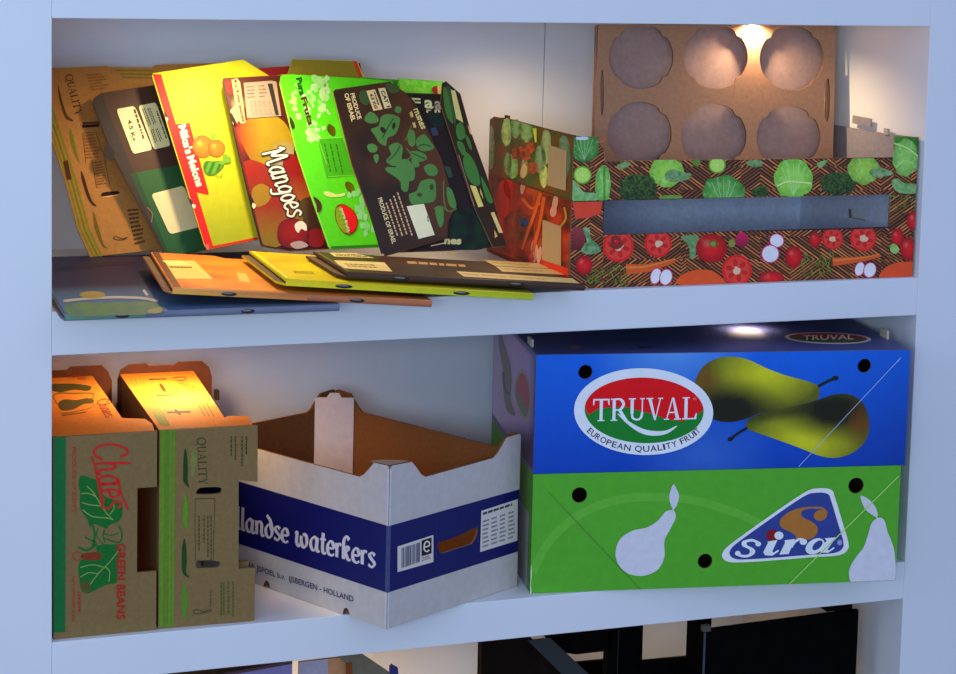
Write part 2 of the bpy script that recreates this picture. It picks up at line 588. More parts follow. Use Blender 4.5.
def hole_px(M, crop, cx, cy, r, n=20, ry=None):
    """round punched hole in the local front plane, in metres"""
    o = M @ Vector((0, 0, 0)); R = M.to_3x3(); n_ = R @ Vector((0, -1, 0)); u = R @ Vector((1, 0, 0)); v = R @ Vector((0, 0, 1))
    c = on_plane(crop[0]+cx/crop[2], crop[1]+cy/crop[2], o, n_)-o
    e = on_plane(crop[0]+(cx+r)/crop[2], crop[1]+cy/crop[2], o, n_)-o
    k = (e-c).length
    return ell(c.dot(u), c.dot(v), k, k, 0, n)


# --- the lower, green carton
MS = yawed(.7329, .0178, .0005, -.1679)
sira = thing('pear_carton', 'bright green carton with white pear silhouettes and a blue triangle logo, under the blue carton', 'carton', MS)
GRN = K(74, 152, 40)
holes = [hole_px(MS, C_E, 162, 105, 18), hole_px(MS, C_E, 807, 83, 18), hole_px(MS, C_E, 455, 259, 17)]
fr, lf, rt, bk, tp, bt = carton(MS, .5975, .355, .1888, M_CARD, GRN, K(60, 120, 45), GRN, holes=holes)
a = Art(fr, (0, 0, 0), (1, 0, 0), (0, 0, 1)).crop(*C_E)
a.bound = rect(0, 0, .5975, .1888)
full = [(43, 50), (918, 30), (905, 318), (40, 338)]
a.clip = [(46, 62), (911, 40), (899, 303), (48, 335)]
# pale swoosh, fold lines
a.stroke([(52, 285), (90, 215), (150, 158), (220, 125), (300, 110), (420, 116), (520, 144), (585, 174)], 20, K(86, 160, 54), 1, sm=6)
a.stroke([(90, 98), (305, 326)], 2.2, K(70, 125, 40), 2)
# pear silhouettes
WH = K(176, 184, 210)
pear = [(383, 142), (386, 158), (374, 183), (360, 212), (360, 248), (345, 278), (312, 293), (276, 288), (252, 266), (246, 236), (258, 206), (286, 188), (320, 180), (345, 164), (361, 145), (373, 140)]
a.poly(smooth(pear), WH, 3)
a.poly(smooth([(381, 80), (390, 95), (394, 108), (388, 130), (380, 138), (373, 122), (372, 102)]), WH, 3)
a.stroke([(380, 136), (378, 146)], 3, WH, 3)
a.poly(smooth([(855, 160), (865, 158), (874, 167), (880, 190), (892, 220), (897, 245), (899, 290), (890, 312), (840, 330), (800, 315), (790, 290), (795, 268), (810, 245), (825, 225), (835, 195), (843, 170)]), WH, 3)
a.poly(smooth([(817, 107), (832, 112), (846, 124), (855, 140), (856, 156), (840, 148), (826, 135)]), WH, 3)
a.stroke([(852, 150), (858, 164)], 3, WH, 3)
# triangle emblem
tri = lambda k, cx=668, cy=190: [(cx+(x-cx)*k, cy+(y-cy)*k) for x, y in smooth([(496, 238), (514, 219), (600, 157), (684, 100), (716, 89), (748, 92), (758, 112), (774, 165), (788, 212), (787, 232), (766, 245), (700, 250), (600, 258), (530, 262), (505, 259), (495, 250)], True, 4)]
a.poly(tri(1.0), K(196, 200, 220), 4)
a.poly(tri(.90), K(42, 62, 140), 5)
C_S = (720, 480, 5.975)
a.clip = None
a.crop(*C_S)
GO_ = K(150, 104, 44); LW = K(214, 214, 222)
a.poly(smooth([(590, 162), (510, 160), (430, 180), (376, 215), (355, 250), (370, 285), (420, 310), (450, 332), (462, 358), (545, 348), (580, 312), (578, 276), (550, 250), (502, 226), (482, 202), (500, 177), (560, 168)]), GO_, 6)
a.stroke([(560, 164), (610, 168), (638, 195)], 12, GO_, 6, sm=3)
a.poly(ell(598, 210, 40, 32, -.2), GO_, 6)
a.poly(ell(312, 330, 38, 36), K(120, 8, 34), 7); a.poly(ell(350, 330, 27, 24), LW, 8)
# s
a.stroke([(222, 370), (190, 358), (150, 366), (146, 388), (180, 408), (192, 428), (168, 450), (128, 452), (104, 440)], 16, LW, 8, sm=4, nib=(34, 0))
a.poly(ell(226, 380, 17, 15), LW, 8); a.poly(ell(104, 436, 17, 15), LW, 8)
# i
a.poly([(280, 366), (342, 356), (310, 424), (318, 432), (346, 414), (350, 424), (310, 450), (268, 448), (256, 430), (284, 374)], LW, 8)
# r
a.poly([(384, 358), (446, 350), (408, 440), (352, 444), (386, 374)], LW, 8)
a.stroke([(424, 400), (445, 368), (472, 352), (496, 354)], 14, LW, 8, sm=4)
a.poly(ell(496, 368, 22, 18), LW, 8)
# a
a.poly(ell(566, 394, 62, 42, -.55, 26), LW, 8); a.poly(ell(580, 388, 38, 20, -.75, 20), K(42, 62, 140), 9)
a.poly([(622, 346), (692, 340), (640, 412), (648, 420), (676, 398), (682, 406), (644, 432), (600, 432), (592, 412), (634, 360)], LW, 10)
a.poly(ell(713, 372, 15, 17), K(130, 140, 190), 7)
a.crop(*C_E)
a.clip = [(46, 62), (911, 40), (899, 303), (48, 335)]
a.stroke([(905, 60), (650, 312)], 2.5, K(150, 190, 120), 11)
# torn white strip at the left corner
a.clip = None
a.crop(480, 540, 9.56)
a.poly([(460, 225), (486, 225), (494, 300), (486, 420), (490, 512), (455, 508), (468, 360)], K(200, 215, 205), 4)
a2 = Art(lf, (0, .004, 0), (0, -1, 0), (0, 0, 1)).metres()
a2.poly(rect(-.30, 0, -.02, .12), K(120, 128, 140), 1)
fr.build('front_panel', sira); lf.build('end_panel', sira); rt.build('end_panel', sira); bk.build('back_panel', sira); tp.build('top_panel', sira); bt.build('bottom_panel', sira)

# --- the upper, blue carton
MT = yawed(.7329, .0178, .1899, -.1679)
tru = thing('pear_carton', 'blue carton with two green pears and oval red emblem, on top of the green carton', 'carton', MT)
holes = [hole_px(MT, C_A, 418, 246, 28), hole_px(MT, C_B, 705, 213, 26)]
TW = .604
fr, lf, rt, bk, tp, bt = carton(MT, TW, .355, .1862, M_GLOSS, K(10, 84, 200), K(70, 80, 140), K(56, 66, 120), holes=holes)
a = Art(fr, (0, 0, 0), (1, 0, 0), (0, 0, 1))
a.bound = rect(0, 0, TW, .1862)
H_ = lambda crop: None


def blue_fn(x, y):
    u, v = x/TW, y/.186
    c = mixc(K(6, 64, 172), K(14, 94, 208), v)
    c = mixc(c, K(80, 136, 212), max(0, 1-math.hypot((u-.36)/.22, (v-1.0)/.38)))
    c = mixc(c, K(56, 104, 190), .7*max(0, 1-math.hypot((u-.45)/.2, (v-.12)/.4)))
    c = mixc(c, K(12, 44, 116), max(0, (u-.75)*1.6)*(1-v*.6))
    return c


a.metres(); a.layer = 1
# gradient, leaving the punched holes free
hc = [(sum(p[0] for p in h)/len(h), sum(p[1] for p in h)/len(h), (max(p[0] for p in h)-min(p[0] for p in h))/2) for h in holes]
nx, nz = 40, 14
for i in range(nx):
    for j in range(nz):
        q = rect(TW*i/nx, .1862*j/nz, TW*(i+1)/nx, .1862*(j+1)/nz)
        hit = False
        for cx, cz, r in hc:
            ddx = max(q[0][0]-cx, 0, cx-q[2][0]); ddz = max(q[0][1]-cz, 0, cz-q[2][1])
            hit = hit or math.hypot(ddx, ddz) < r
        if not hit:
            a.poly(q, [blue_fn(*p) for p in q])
        else:
            for cx, cz, r in hc:
                if abs(cx-(q[0][0]+q[2][0])/2) < .06:
                    # split the cell finely around the hole
                    for ii in range(6):
                        for jj in range(6):
                            x0 = q[0][0]+(q[2][0]-q[0][0])*ii/6; x1 = q[0][0]+(q[2][0]-q[0][0])*(ii+1)/6
                            z0 = q[0][1]+(q[2][1]-q[0][1])*jj/6; z1 = q[0][1]+(q[2][1]-q[0][1])*(jj+1)/6
                            if math.hypot(max(abs(x0-cx), abs(x1-cx)), max(abs(z0-cz), abs(z1-cz))) > r+.0022:
                                sub = rect(x0, z0, x1, z1); a.poly(sub, [blue_fn(*p) for p in sub])
a.crop(*C_B)


def pear_fn(cx, cy, hx, hy, bx, by, r):
    def f(x, y):
        n = noisef(x, y, .06, 3)*.5+noisef(x, y, .2, 5)*.4
        lit = max(0, 1-math.hypot((x-hx)/r, (y-hy)/(r*.62)))
        dk = max(0, 1-math.hypot((x-bx)/r, (y-by)/(r*.55)))
        c = mixc(K(84, 92, 22), K(176, 184, 34), lit*1.1+n*.14)
        c = mixc(c, K(28, 30, 8), min(1, dk*1.5+n*.12))
        return c
    return f


p1 = smooth([(58, 268), (88, 216), (140, 185), (200, 178), (262, 190), (330, 222), (400, 248), (480, 270), (528, 290), (532, 318), (524, 342), (460, 362), (380, 380), (300, 396), (262, 412), (215, 426), (160, 427), (105, 405), (66, 350), (52, 305)])
f1 = pear_fn(0, 0, 330, 240, 190, 380, 230)


def f1b(x, y):
    c = f1(x, y)
    return mixc(c, K(110, 66, 22), .8*max(0, 1-math.hypot((x-95)/80, (y-262)/80)))


a.fill(p1, f1b, 13, 3)
a.stroke([(528, 292), (560, 274), (598, 258)], 11, K(24, 34, 24), 4, sm=4)
a.poly(ell(594, 260, 12, 9), K(24, 34, 24), 4)
p2 = smooth([(300, 397), (380, 380), (460, 362), (528, 343), (580, 325), (640, 321), (692, 347), (718, 400), (722, 460), (700, 512), (650, 550), (590, 565), (530, 556), (470, 532), (400, 506), (330, 481), (262, 457), (252, 440), (258, 420)])
f2 = pear_fn(0, 0, 480, 500, 590, 385, 230)


def f2b(x, y):
    c = f2(x, y)
    c = mixc(c, K(30, 34, 8), .7*max(0, 1-abs(y-(405-.12*(x-300)))/34) if x < 540 else 0)
    return mixc(c, K(105, 66, 20), .8*max(0, 1-math.hypot((x-690)/70, (y-440)/100)))


a.fill(p2, f2b, 13, 5)
a.stroke([(256, 450), (222, 470), (190, 494)], 10, K(20, 30, 30), 6, sm=4)
a.poly(ell(193, 492, 13, 8, -.5), K(20, 30, 30), 6)
# oval emblem
a.crop(*C_A)
a.poly(ell(648, 402, 276, 172, .03, 64), K(198, 206, 226), 7)
a.poly(ell(650, 397, 236, 130, .03, 64), K(20, 118, 44), 8)
red = ell(650, 397, 236, 130, .03, 48, math.pi+.06, 2*math.pi-.02)
red += [(885, 392), (850, 425), (800, 440), (740, 432), (680, 410), (630, 398), (585, 384), (520, 384), (465, 392), (430, 415)]
a.poly(red, K(196, 8, 18), 9)
a.serif('TRUVAL', (446, 440), (858, 432), (2, -88), K(214, 218, 232), 10)
a.stroke([(545, 410), (590, 448), (640, 478), (690, 488), (740, 482), (780, 458)], 20, K(208, 218, 226), 10, sm=5, taper=lambda t: .15+math.sin(t*math.pi)*.85)
a.poly(ell(850, 351, 7, 6), K(220, 90, 80), 10)
txt = 'EUROPEAN QUALITY FRUIT'
angs = 0
W_ = {'I': .32, ' ': .34, 'Q': .8, 'O': .8, 'N': .75, 'U': .74, 'R': .66, 'A': .72, 'P': .64, 'E': .6, 'L': .56, 'T': .62, 'Y': .66, 'F': .58}
tot = sum(W_[c] for c in txt)
run = 0
for ch in txt:
    w = W_[ch]
    if ch != ' ':
        def onarc(t):
            an = math.pi*(1-(.157+.686*t))
            return (648+258*math.cos(an), 402+155*math.sin(an))
        p, q = onarc((run+.06)/tot), onarc((run+w-.06)/tot)
        dx, dy = q[0]-p[0], q[1]-p[1]; l = math.hypot(dx, dy)
        cx, cy = (p[0]+q[0])/2-648, (p[1]+q[1])/2-402
        a.text(ch, (p[0], p[1]+4), (q[0], q[1]+4), (dy/l*24, -dx/l*24), K(62, 40, 80), 8, bold=.012)
    run += w
a.crop(*C_B)
a.stroke([(842, 182), (452, 598)], 2.2, K(140, 170, 215), 9)
a.stroke([(842, 182), (830, 198)], 1, K(160, 180, 215), 9)
# end panel: pale lit sheen and darker foot painted in, with a small oval and a pear
e = Art(lf, (0, .004, 0), (0, -1, 0), (0, 0, 1)).crop(0, 0, 1)
e.bound = rect(-.347, 0, 0, .1862)
e.clip = [(480, 336), (492, 250), (534.5, 352), (533.5, 472), (487, 405)]
ev = [(520.3, 369), (515.5, 379), (514.5, 392), (517.5, 406), (522, 417), (526.5, 422.5), (530, 417), (532.2, 404), (531.4, 390), (528.5, 378), (524.5, 371)]
e.fill([(486, 322), (500, 322), (534.5, 356), (533.2, 470), (522, 455), (497, 420), (486, 402)], lambda x, y: mixc(mixc(K(150, 154, 214), K(126, 126, 190), (x-488)/40), K(22, 30, 90), max(0, (y-418)/26)+max(0, (x-529)/8)), 5, 1)
e.poly(smooth([(500, 330), (505, 345), (510, 362), (512, 380), (511, 400), (516, 415), (508, 412), (504, 395), (503, 370), (499, 345)]), K(100, 106, 110), 2)
e.stroke([(503.5, 372), (505, 388), (508, 393), (511, 394)], 2.4, K(60, 74, 96), 3, sm=3)
e.poly(smooth(ev), K(128, 128, 140), 4)
sh = lambda k: [(523.4+(x-523.4)*k, 395+(y-395)*k) for x, y in ev]
e.poly(smooth(sh(.8)), K(74, 112, 100), 5)
e.poly(smooth([(520.6, 374), (518, 384), (517.4, 391), (521, 396), (526, 406), (529.5, 408), (530, 396), (528, 382), (524, 374)]), K(128, 58, 84), 6)
# top panel: small flat oval and two vents
t = Art(tp, (.004, .004, .1862), (1, 0, 0), (0, 1, 0)).crop(*C_B)
t.bound = rect(0, 0, TW-.008, .347)
t.poly(ell(566, 108, 165, 22, .03, 40), K(170, 160, 160), 1)
t.poly(ell(566, 108, 150, 18, .03, 40), K(46, 74, 52), 2)
t.poly(ell(566, 108, 150, 18, .03, 30, math.pi, 2*math.pi), K(120, 26, 30), 3)
t.text('TRUVAL', (470, 117), (665, 114), (0, -19), K(190, 170, 160), 4, bold=.02)
t.crop(*C_A)
t.poly(ell(378, 148, 22, 6), K(120, 100, 70), 2); t.poly(ell(650, 149, 26, 5), K(30, 26, 40), 2)
fr.build('front_panel', tru); lf.build('end_panel', tru, 'end panel with a pale sheen painted in and a small oval emblem'); rt.build('end_panel', tru); bk.build('back_panel', tru)
tp.build('top_panel', tru); bt.build('bottom_panel', tru)
# little locking tabs at the two upper corners
tb = Mesh(MT, M_KRAFT); tb.box((TW-.006, .085, .1862), (TW-.002, .115, .2000), D(190, 180, 150)); tb.build('lock_tab', tru)
tb = Mesh(MT, M_KRAFT); tb.box((.004, .06, .1862), (.008, .09, .1975), D(190, 185, 180)); tb.build('lock_tab', tru)

# ================================================================== WATERCRESS TRAY
MW = yawed(.4714, -.0785, .0005, .489)
wk = thing('watercress_tray', 'open white tray with a wide dark blue band, standing cornerwise over the shelf edge', 'carton', MW)
WW, WD = .2885, .418
WB0, WB1 = .0478*1.15833, .1339*1.15833
CB = D(128, 80, 40)
WHT = K(158, 160, 172)
NAVY = K(9, 14, 92)
C_H = (370, 480, 4.212); C_G = (230, 470, 5.618); C_K = (230, 540, 5.618)


def mpx(M, O, U, V, pts, crop=(0, 0, 1)):
    O = Vector(O); U = Vector(U); V = Vector(V)
    wo = M @ O; R = M.to_3x3(); wu, wv = R @ U, R @ V; wn = wu.cross(wv)
    out = []
    for p in pts:
        q = on_plane(crop[0]+p[0]/crop[2], crop[1]+p[1]/crop[2], wo, wn)-wo
        out.append((q.dot(wu), q.dot(wv)))
    return out


# heights of the rim
LOW, HI = .214, .244
rim = lambda L, a, b: [(0, HI-.003), (.006, HI), (a-.014, HI-.002), (a-.004, HI-.012), (a+.006, LOW+.006), (a+.016, LOW), (L-b-.016, LOW+.002), (L-b-.006, LOW+.008), (L-b+.004, HI-.012), (L-b+.014, HI-.001), (L-.004, HI), (L, HI-.003)]
frontE = [(0, 0), (WW, 0)] + [(x, z) for x, z in rim(WW, .060, .048)][::-1]
handle = smooth([(.072, .094), (.076, .090), (.086, .0895), (.128, .092), (.140, .100), (.145, .113), (.141, .1155), (.130, .113), (.090, .1115), (.078, .108)], True, 3)
hh = smooth(mpx(MW, (0, 0, 0), (1, 0, 0), (0, 0, 1), [(284, 268), (292, 262), (370, 236), (436, 202), (450, 200), (452, 222), (434, 262), (400, 278), (340, 297), (305, 308), (292, 303)], C_H), True, 3)
pf = Mesh(MW, [M_CARD, M_KRAFT]); plate(pf, (0, 0, 0), (1, 0, 0), (0, 0, 1), frontE, [hh], .004, WHT, CB, CB, (0, 1, 1))
arc = [(x, z) for x, z in ell(0, 0, .0075, .0115, 0, 10, 0, math.pi)]
sideE = [(0, 0)] + [(-.085+x, z) for x, z in arc] + [(-.262+x, z) for x, z in arc] + [(-WD, 0)] + [(-(WD-x), z) for x, z in rim(WD, .05, .046)]
ps = Mesh(MW, [M_CARD, M_KRAFT]); plate(ps, (0, 0, 0), (0, -1, 0), (0, 0, 1), [(-s_[0]*-1, s_[1]) for s_ in sideE], [], .004, WHT, CB, CB, (0, 1, 1))
# band and print on the front (right hand) face
a = Art(pf, (0, 0, 0), (1, 0, 0), (0, 0, 1)).metres()
hx0, hx1 = min(p[0] for p in hh)-.0015, max(p[0] for p in hh)+.0015
hz0, hz1 = min(p[1] for p in hh)-.0015, max(p[1] for p in hh)+.0015
a.layer = 1
for q in (rect(0, WB0, hx0, WB1), rect(hx1, WB0, WW, WB1), rect(hx0, WB0, hx1, hz0), rect(hx0, hz1, hx1, WB1)):
    a.poly(q, NAVY)
# blue round the slot
r_ = delaunay_2d_cdt([V2(*p) for p in rect(hx0, hz0, hx1, hz1)+hh], [(0, 1), (1, 2), (2, 3), (3, 0)]+[(4+i, 4+(i+1) % len(hh)) for i in range(len(hh))], [], 1, 1e-7)
for f in r_[2]:
    c = [(r_[0][i].x, r_[0][i].y) for i in f]
    cx = sum(p[0] for p in c)/3; cy = sum(p[1] for p in c)/3
    ins = False
    for i in range(len(hh)):
        p, q = hh[i-1], hh[i]
        if (p[1] > cy) != (q[1] > cy) and cx < (q[0]-p[0])*(cy-p[1])/(q[1]-p[1])+p[0]:
            ins = not ins
    if not ins:
        a.poly(c, NAVY)
a.poly(rect(0, 0, .004, HI-.004), mixc(WHT, (.9, .9, .95), .35), 2)
a.poly(rect(0, WB0, .004, WB1), mixc(NAVY, (.2, .25, .5), .3), 3)
lb = Mesh(MW, M_PAPER); b = Art(lb, (0, 0, 0), (1, 0, 0), (0, 0, 1)).crop(*C_H)
b.poly([(115, 280), (266, 231), (266, 345), (115, 388)], K(176, 178, 186), 2)
rr = random.Random(3)
x = 131
while x < 208:
    wd = rr.choice([1.5, 2.5, 3.5])
    f = lambda xx, k: 280+(231-280)*(xx-115)/151+k
    b.poly([(x, f(x, 12)), (x+wd, f(x+wd, 12)), (x+wd, f(x+wd, 96)-(x-131)*.03), (x, f(x, 97)-(x-131)*.03)], K(46, 52, 96), 3)
    x += wd+rr.choice([1.5, 2, 3])
b.poly([(216, 255), (258, 241), (258, 308), (216, 321)], K(22, 24, 34), 3)
b.stroke([(226, 283), (247, 276), (247, 262), (237, 258), (228, 268), (226, 290), (236, 301), (248, 294)], 6, K(190, 190, 190), 4, sm=3)
b.lines([(217, 324), (258, 311), (258, 330), (217, 344)], 2, K(90, 90, 110), 3, seed=4)
lb.build('barcode_label', wk, 'white barcode sticker with a black square mark')
lb = Mesh(MW, M_PAPER); b = Art(lb, (0, 0, 0), (1, 0, 0), (0, 0, 1)).crop(*C_H)
b.poly([(468, 130), (622, 80), (620, 255), (463, 303)], K(176, 178, 186), 2)
b.lines([(474, 134), (617, 88), (616, 104), (474, 151)], 1, K(60, 60, 80), 3, h=.6, seed=5)
for k in range(4):
    x0 = 474+k*36
    g = lambda xx, yy: (xx, yy-(xx-470)*.325)
    b.lines([g(x0, 168), g(x0+29, 168), g(x0+28, 290), g(x0-2, 290)], 7, K(110, 112, 128), 3, h=.42, seed=6+k)
lb.build('table_label', wk, 'white printed table of figures')
# side (left hand) face
a = Art(ps, (0, 0, 0), (0, -1, 0), (0, 0, 1)).metres()
a.poly(rect(-WD, WB0, 0, WB1), NAVY, 1)
a.poly(rect(-.004, 0, 0, HI-.004), mixc(WHT, (.9, .9, .95), .2), 2)
a.poly(rect(-.004, WB0, 0, WB1), mixc(NAVY, (.2, .25, .5), .25), 3)
q = mpx(MW, (0, 0, 0), (0, -1, 0), (0, 0, 1), [(22, 323), (822, 552)], C_G)
dz = (q[1][1]-q[0][1])/(q[1][0]-q[0][0])
ho = .092*(q[1][0]-q[0][0])
a.pen('Hollandse waterkers', (q[0][0]-ho, q[0][1]-ho*dz), q[1], (0, .0215), .15, K(172, 176, 198), 2, nib=(.26, .10))
q = mpx(MW, (0, 0, 0), (0, -1, 0), (0, 0, 1), [(150, 160+12), (695, 348)], C_K)
a.text('JSPOEL b.v.  IJSBERGEN - HOLLAND', q[0], q[1], (0, .0088), K(44, 48, 92), 2, bold=.02)
q = mpx(MW, (0, 0, 0), (0, -1, 0), (0, 0, 1), [(44, 138), (140, 167)], C_K)
a.text('DE HA', q[0], q[1], (0, .0088), K(44, 48, 92), 2, bold=.02)
pfo = pf.build('side_panel', wk); ps.build('side_panel', wk)
for ch in list(wk.children):
    if ch.name.split('.')[0] in ('barcode_label', 'table_label'):
        ch.parent = pfo
# the two far walls, brown inside
pb = Mesh(MW, [M_CARD, M_KRAFT]); plate(pb, (WW, WD, 0), (-1, 0, 0), (0, 0, 1), [(0, 0), (WW, 0)]+[(x, z) for x, z in rim(WW, .05, .048)][::-1], [], .004, WHT, CB, CB, (0, 1, 1)); pb.build('side_panel', wk)
pr = Mesh(MW, [M_CARD, M_KRAFT]); plate(pr, (WW, .004, 0), (0, 1, 0), (0, 0, 1), [(0, 0), (WD-.008, 0)]+[(x, z) for x, z in rim(WD-.008, .03, .05)][::-1], [], .004, WHT, CB, CB, (0, 1, 1)); pr.build('side_panel', wk)
bt = Mesh(MW, [M_KRAFT]); bt.box((.004, .004, .002), (WW-.004, WD-.004, .006), CB); bt.build('bottom_panel', wk)
# glued corner posts: white gusset across the far corner, folded tab at the near one
gu = Mesh(MW, [M_CARD, M_KRAFT])
P0 = Vector((WW-.052, WD-.006, 0)); P1 = Vector((WW-.006, WD-.052, 0))
L_ = (P1-P0).length
plate(gu, P0, P1-P0, (0, 0, 1), [(0, .008), (L_, .008), (L_, HI-.006), (L_*.68, HI-.006), (L_*.62, HI+.002), (L_*.38, HI+.002), (L_*.3, HI-.006), (0, HI-.006)], [], .003, K(170, 170, 192), CB, WHT, (0, 1, 0))
gu.build('corner_gusset', wk, 'white gusset standing across the far corner')
tb = Mesh(MW, [M_KRAFT])
tb.face([(.004, .004, HI), (.045, .004, HI-.001), (.036, .020, HI-.001), (.020, .036, HI-.001), (.004, .045, HI-.001)], D(176, 150, 120))
tb.face([(.004, .045, HI-.003), (.020, .036, HI-.003), (.036, .020, HI-.003), (.045, .004, HI-.003), (.004, .004, HI-.003)], D(176, 150, 120))
tb.build('corner_tab', wk)

# ================================================================== BEAN TRAYS STANDING ON EDGE
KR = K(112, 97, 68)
KR_LIT = D(205, 126, 34)      # same kraft board, orange lamplight put into the top side's colour
DKIN = D(104, 54, 30)


def rotz_text(a, txt, top, bot, h, col, **k):
    """text running downwards: baseline on the left, letters' heads to the right"""
    a.text(txt, top, bot, (h, 0), col, **k)


def bean_tray(name, label, M, w, d, h, front, topq, rear, inner=DKIN):
    t = thing(name, label, 'carton', M)
    pf = Mesh(M, [M_KRAFT]); plate(pf, (0, 0, 0), (1, 0, 0), (0, 0, 1), front[0], front[1], .005, KR, inner, D(130, 98, 62))
    pt = Mesh(M, [M_KRAFT]); plate(pt, (0, 0, h), (1, 0, 0), (0, 1, 0), topq[0], topq[1], .005, KR_LIT, inner, D(150, 105, 60))
    pr = Mesh(M, [M_KRAFT]); plate(pr, (0, d-.005, 0), (1, 0, 0), (0, 0, 1), rear, [], .005, inner, KR, D(150, 105, 60))
    pb = Mesh(M, [M_KRAFT]); plate(pb, (0, d-.008, 0), (0, -1, 0), (0, 0, 1), rect(0, .0, d-.015, h-.006), [], .005, KR, inner, inner)
    po = Mesh(M, [M_KRAFT]); plate(po, (.006, .006, .005), (1, 0, 0), (0, 1, 0), rect(0, 0, w*.62, d-.013), [], .005, inner, KR, inner)
    return t, pf, pt, pr, pb, po


# ---- right hand tray: three green stripes and QUALITY
MQ = yawed(.154, .0148, .0005, -.03)
QH = .2938
C_Q1 = (150, 420, 6.13); C_Q2 = (150, 520, 5.617); C_QT = (115, 355, 6.373)
XZ = ((0, 0, 0), (1, 0, 0), (0, 0, 1))
fo = mpx(MQ, *XZ, [(160.3, 427.8), (257.6, 427.6), (257.6, 482), (238.6, 480), (238.6, 569), (255, 567.8), (254.5, 622)])
fo = [(0, 0), (0, QH)] + [(fo[1][0], QH)] + fo[2:6] + [(fo[6][0], 0)]
slots = [mpx(MQ, *XZ, smooth([(284, 442), (296, 456), (420, 452), (438, 432), (425, 412), (320, 414), (296, 424)], True, 3), C_Q1),
         mpx(MQ, *XZ, smooth([(255, 250), (262, 236), (280, 228), (375, 230), (392, 246), (375, 266), (280, 270), (262, 266)], True, 3), C_Q2)]
topq = mpx(MQ, (0, 0, QH), (1, 0, 0), (0, 1, 0), [(287, 462), (560, 462), (700, 400), (640, 330), (512, 116), (70, 120)], C_QT)
topq = [(0.0, .0052)] + [(.133, .0052), (.128, .030), (topq[2][0], .034), topq[4], topq[5]]
fl = mpx(MQ, (0, 0, QH), (1, 0, 0), (0, 1, 0), [(895, 450), (850, 390), (720, 388), (700, 402)], C_QT)
topq = [(0, .0052), (.136, .0052), fl[1], fl[2], fl[3], (topq[4][0], .385), (-.004, .385)]
rw = .148
rear = [(-.006, 0), (rw, 0), (rw, QH-.014), (rw-.005, QH+.003), (rw-.016, QH+.013), (rw-.055, QH+.013), (rw-.062, QH+.009), (.045, QH+.009), (.040, QH+.013), (.012, QH+.012), (-.001, QH+.004), (-.006, QH-.012)]
qt, pf, pt, pr, pb, po = bean_tray('vegetable_tray', 'brown kraft tray on edge with three light green stripes, beside the white tray', MQ, .1412, .40, QH, (fo, slots), (topq, []), rear)
a = Art(pf, *XZ).crop(*C_Q1)
a.bound = rect(0, 0, .1412, QH)
GRS = K(84, 128, 34); GR2 = K(66, 106, 28)
a.crop(0, 0, 1)
xt = [160.6, 164.6, 165.4, 168.6, 169.4, 172.2, 172.9, 175.2]
for i in range(0, 8, 2):
    dx = -1.6
    a.poly([(xt[i], 429), (xt[i+1], 429), (xt[i+1]+dx, 626.5), (xt[i]+dx, 626.8)], GRS if i != 2 else K(78, 122, 30), 1)
a.crop(*C_Q1)
INK = K(54, 62, 28)
a.serif('QUALITY', (288, 108), (300, 398), (52, -2), INK, 2)
a.poly(smooth([(216, 172), (226, 215), (232, 300), (230, 370), (240, 412), (222, 400), (204, 370), (203, 300), (207, 215)]), K(30, 62, 24), 2)
a.poly(smooth([(262, 180), (285, 200), (282, 260), (272, 330), (256, 340), (250, 280), (252, 220)]), K(104, 116, 66), 1)
a.poly(smooth([(215, 450), (226, 490), (232, 560), (228, 620), (238, 672), (214, 650), (202, 610), (206, 520)]), K(78, 132, 30), 2)
for k in range(4):
    x = 496+k*28
    a.lines([(x, 100), (x, 105+k*0), (x-4, 270), (x-4, 262)], 1, INK, 2, seed=k)
for k, (x, l) in enumerate(((586, 110), (560, 180), (520, 145), (494, 120))):
    y = 100
    while y < 100+l:
        w = random.uniform(8, 24)
        a.poly([(x, y), (x+9, y), (x+8, y+w), (x-1, y+w)], INK, 2); y += w+5
a.crop(*C_Q2)
q = [(252, -45), (362, -45), (358, 230), (256, 230)]
a.crop(*C_Q1)
a.stroke([(276, 482), (400, 480), (396, 480)], 4, INK, 2)
a.stroke([(276, 482), (275, 700)], 3, INK, 2); a.stroke([(398, 480), (392, 700)], 3, INK, 2)
a.crop(*C_Q2)
a.stroke([(252, 60), (256, 228), (356, 226), (358, 60)], 3, INK, 2)
for k, x in enumerate((272, 300, 322, 340)):
    y = -25
    L = (165, 130, 200, 215)[k]
    while y < L:
        w = random.uniform(8, 22)
        a.poly([(x, y), (x+7, y), (x+6, y+w), (x-1, y+w)], K(66, 66, 40), 2); y += w+5
a.poly(smooth([(190, 105), (202, 140), (206, 240), (202, 290), (222, 322), (196, 312), (180, 280), (178, 180)]), K(34, 66, 28), 2)
a.poly(smooth([(190, 348), (204, 400), (208, 470), (204, 520), (214, 560), (194, 545), (180, 520), (180, 420)]), K(72, 126, 34), 2)
a.stroke([(240, 512), (262, 502), (300, 514), (335, 502), (342, 512), (300, 520), (262, 528), (240, 520)], 5, K(60, 66, 40), 2, sm=3)
for k, (x, y0, y1) in enumerate(((462, 342, 525), (436, 345, 510), (410, 345, 525), (396, 350, 535), (336, 402, 475))):
    y = y0
    while y < y1:
        w = random.uniform(8, 20)
        a.poly([(x, y), (x+9, y), (x+8, y+w), (x-1, y+w)], K(70, 84, 40) if k < 4 else K(80, 76, 52), 2); y += w+5
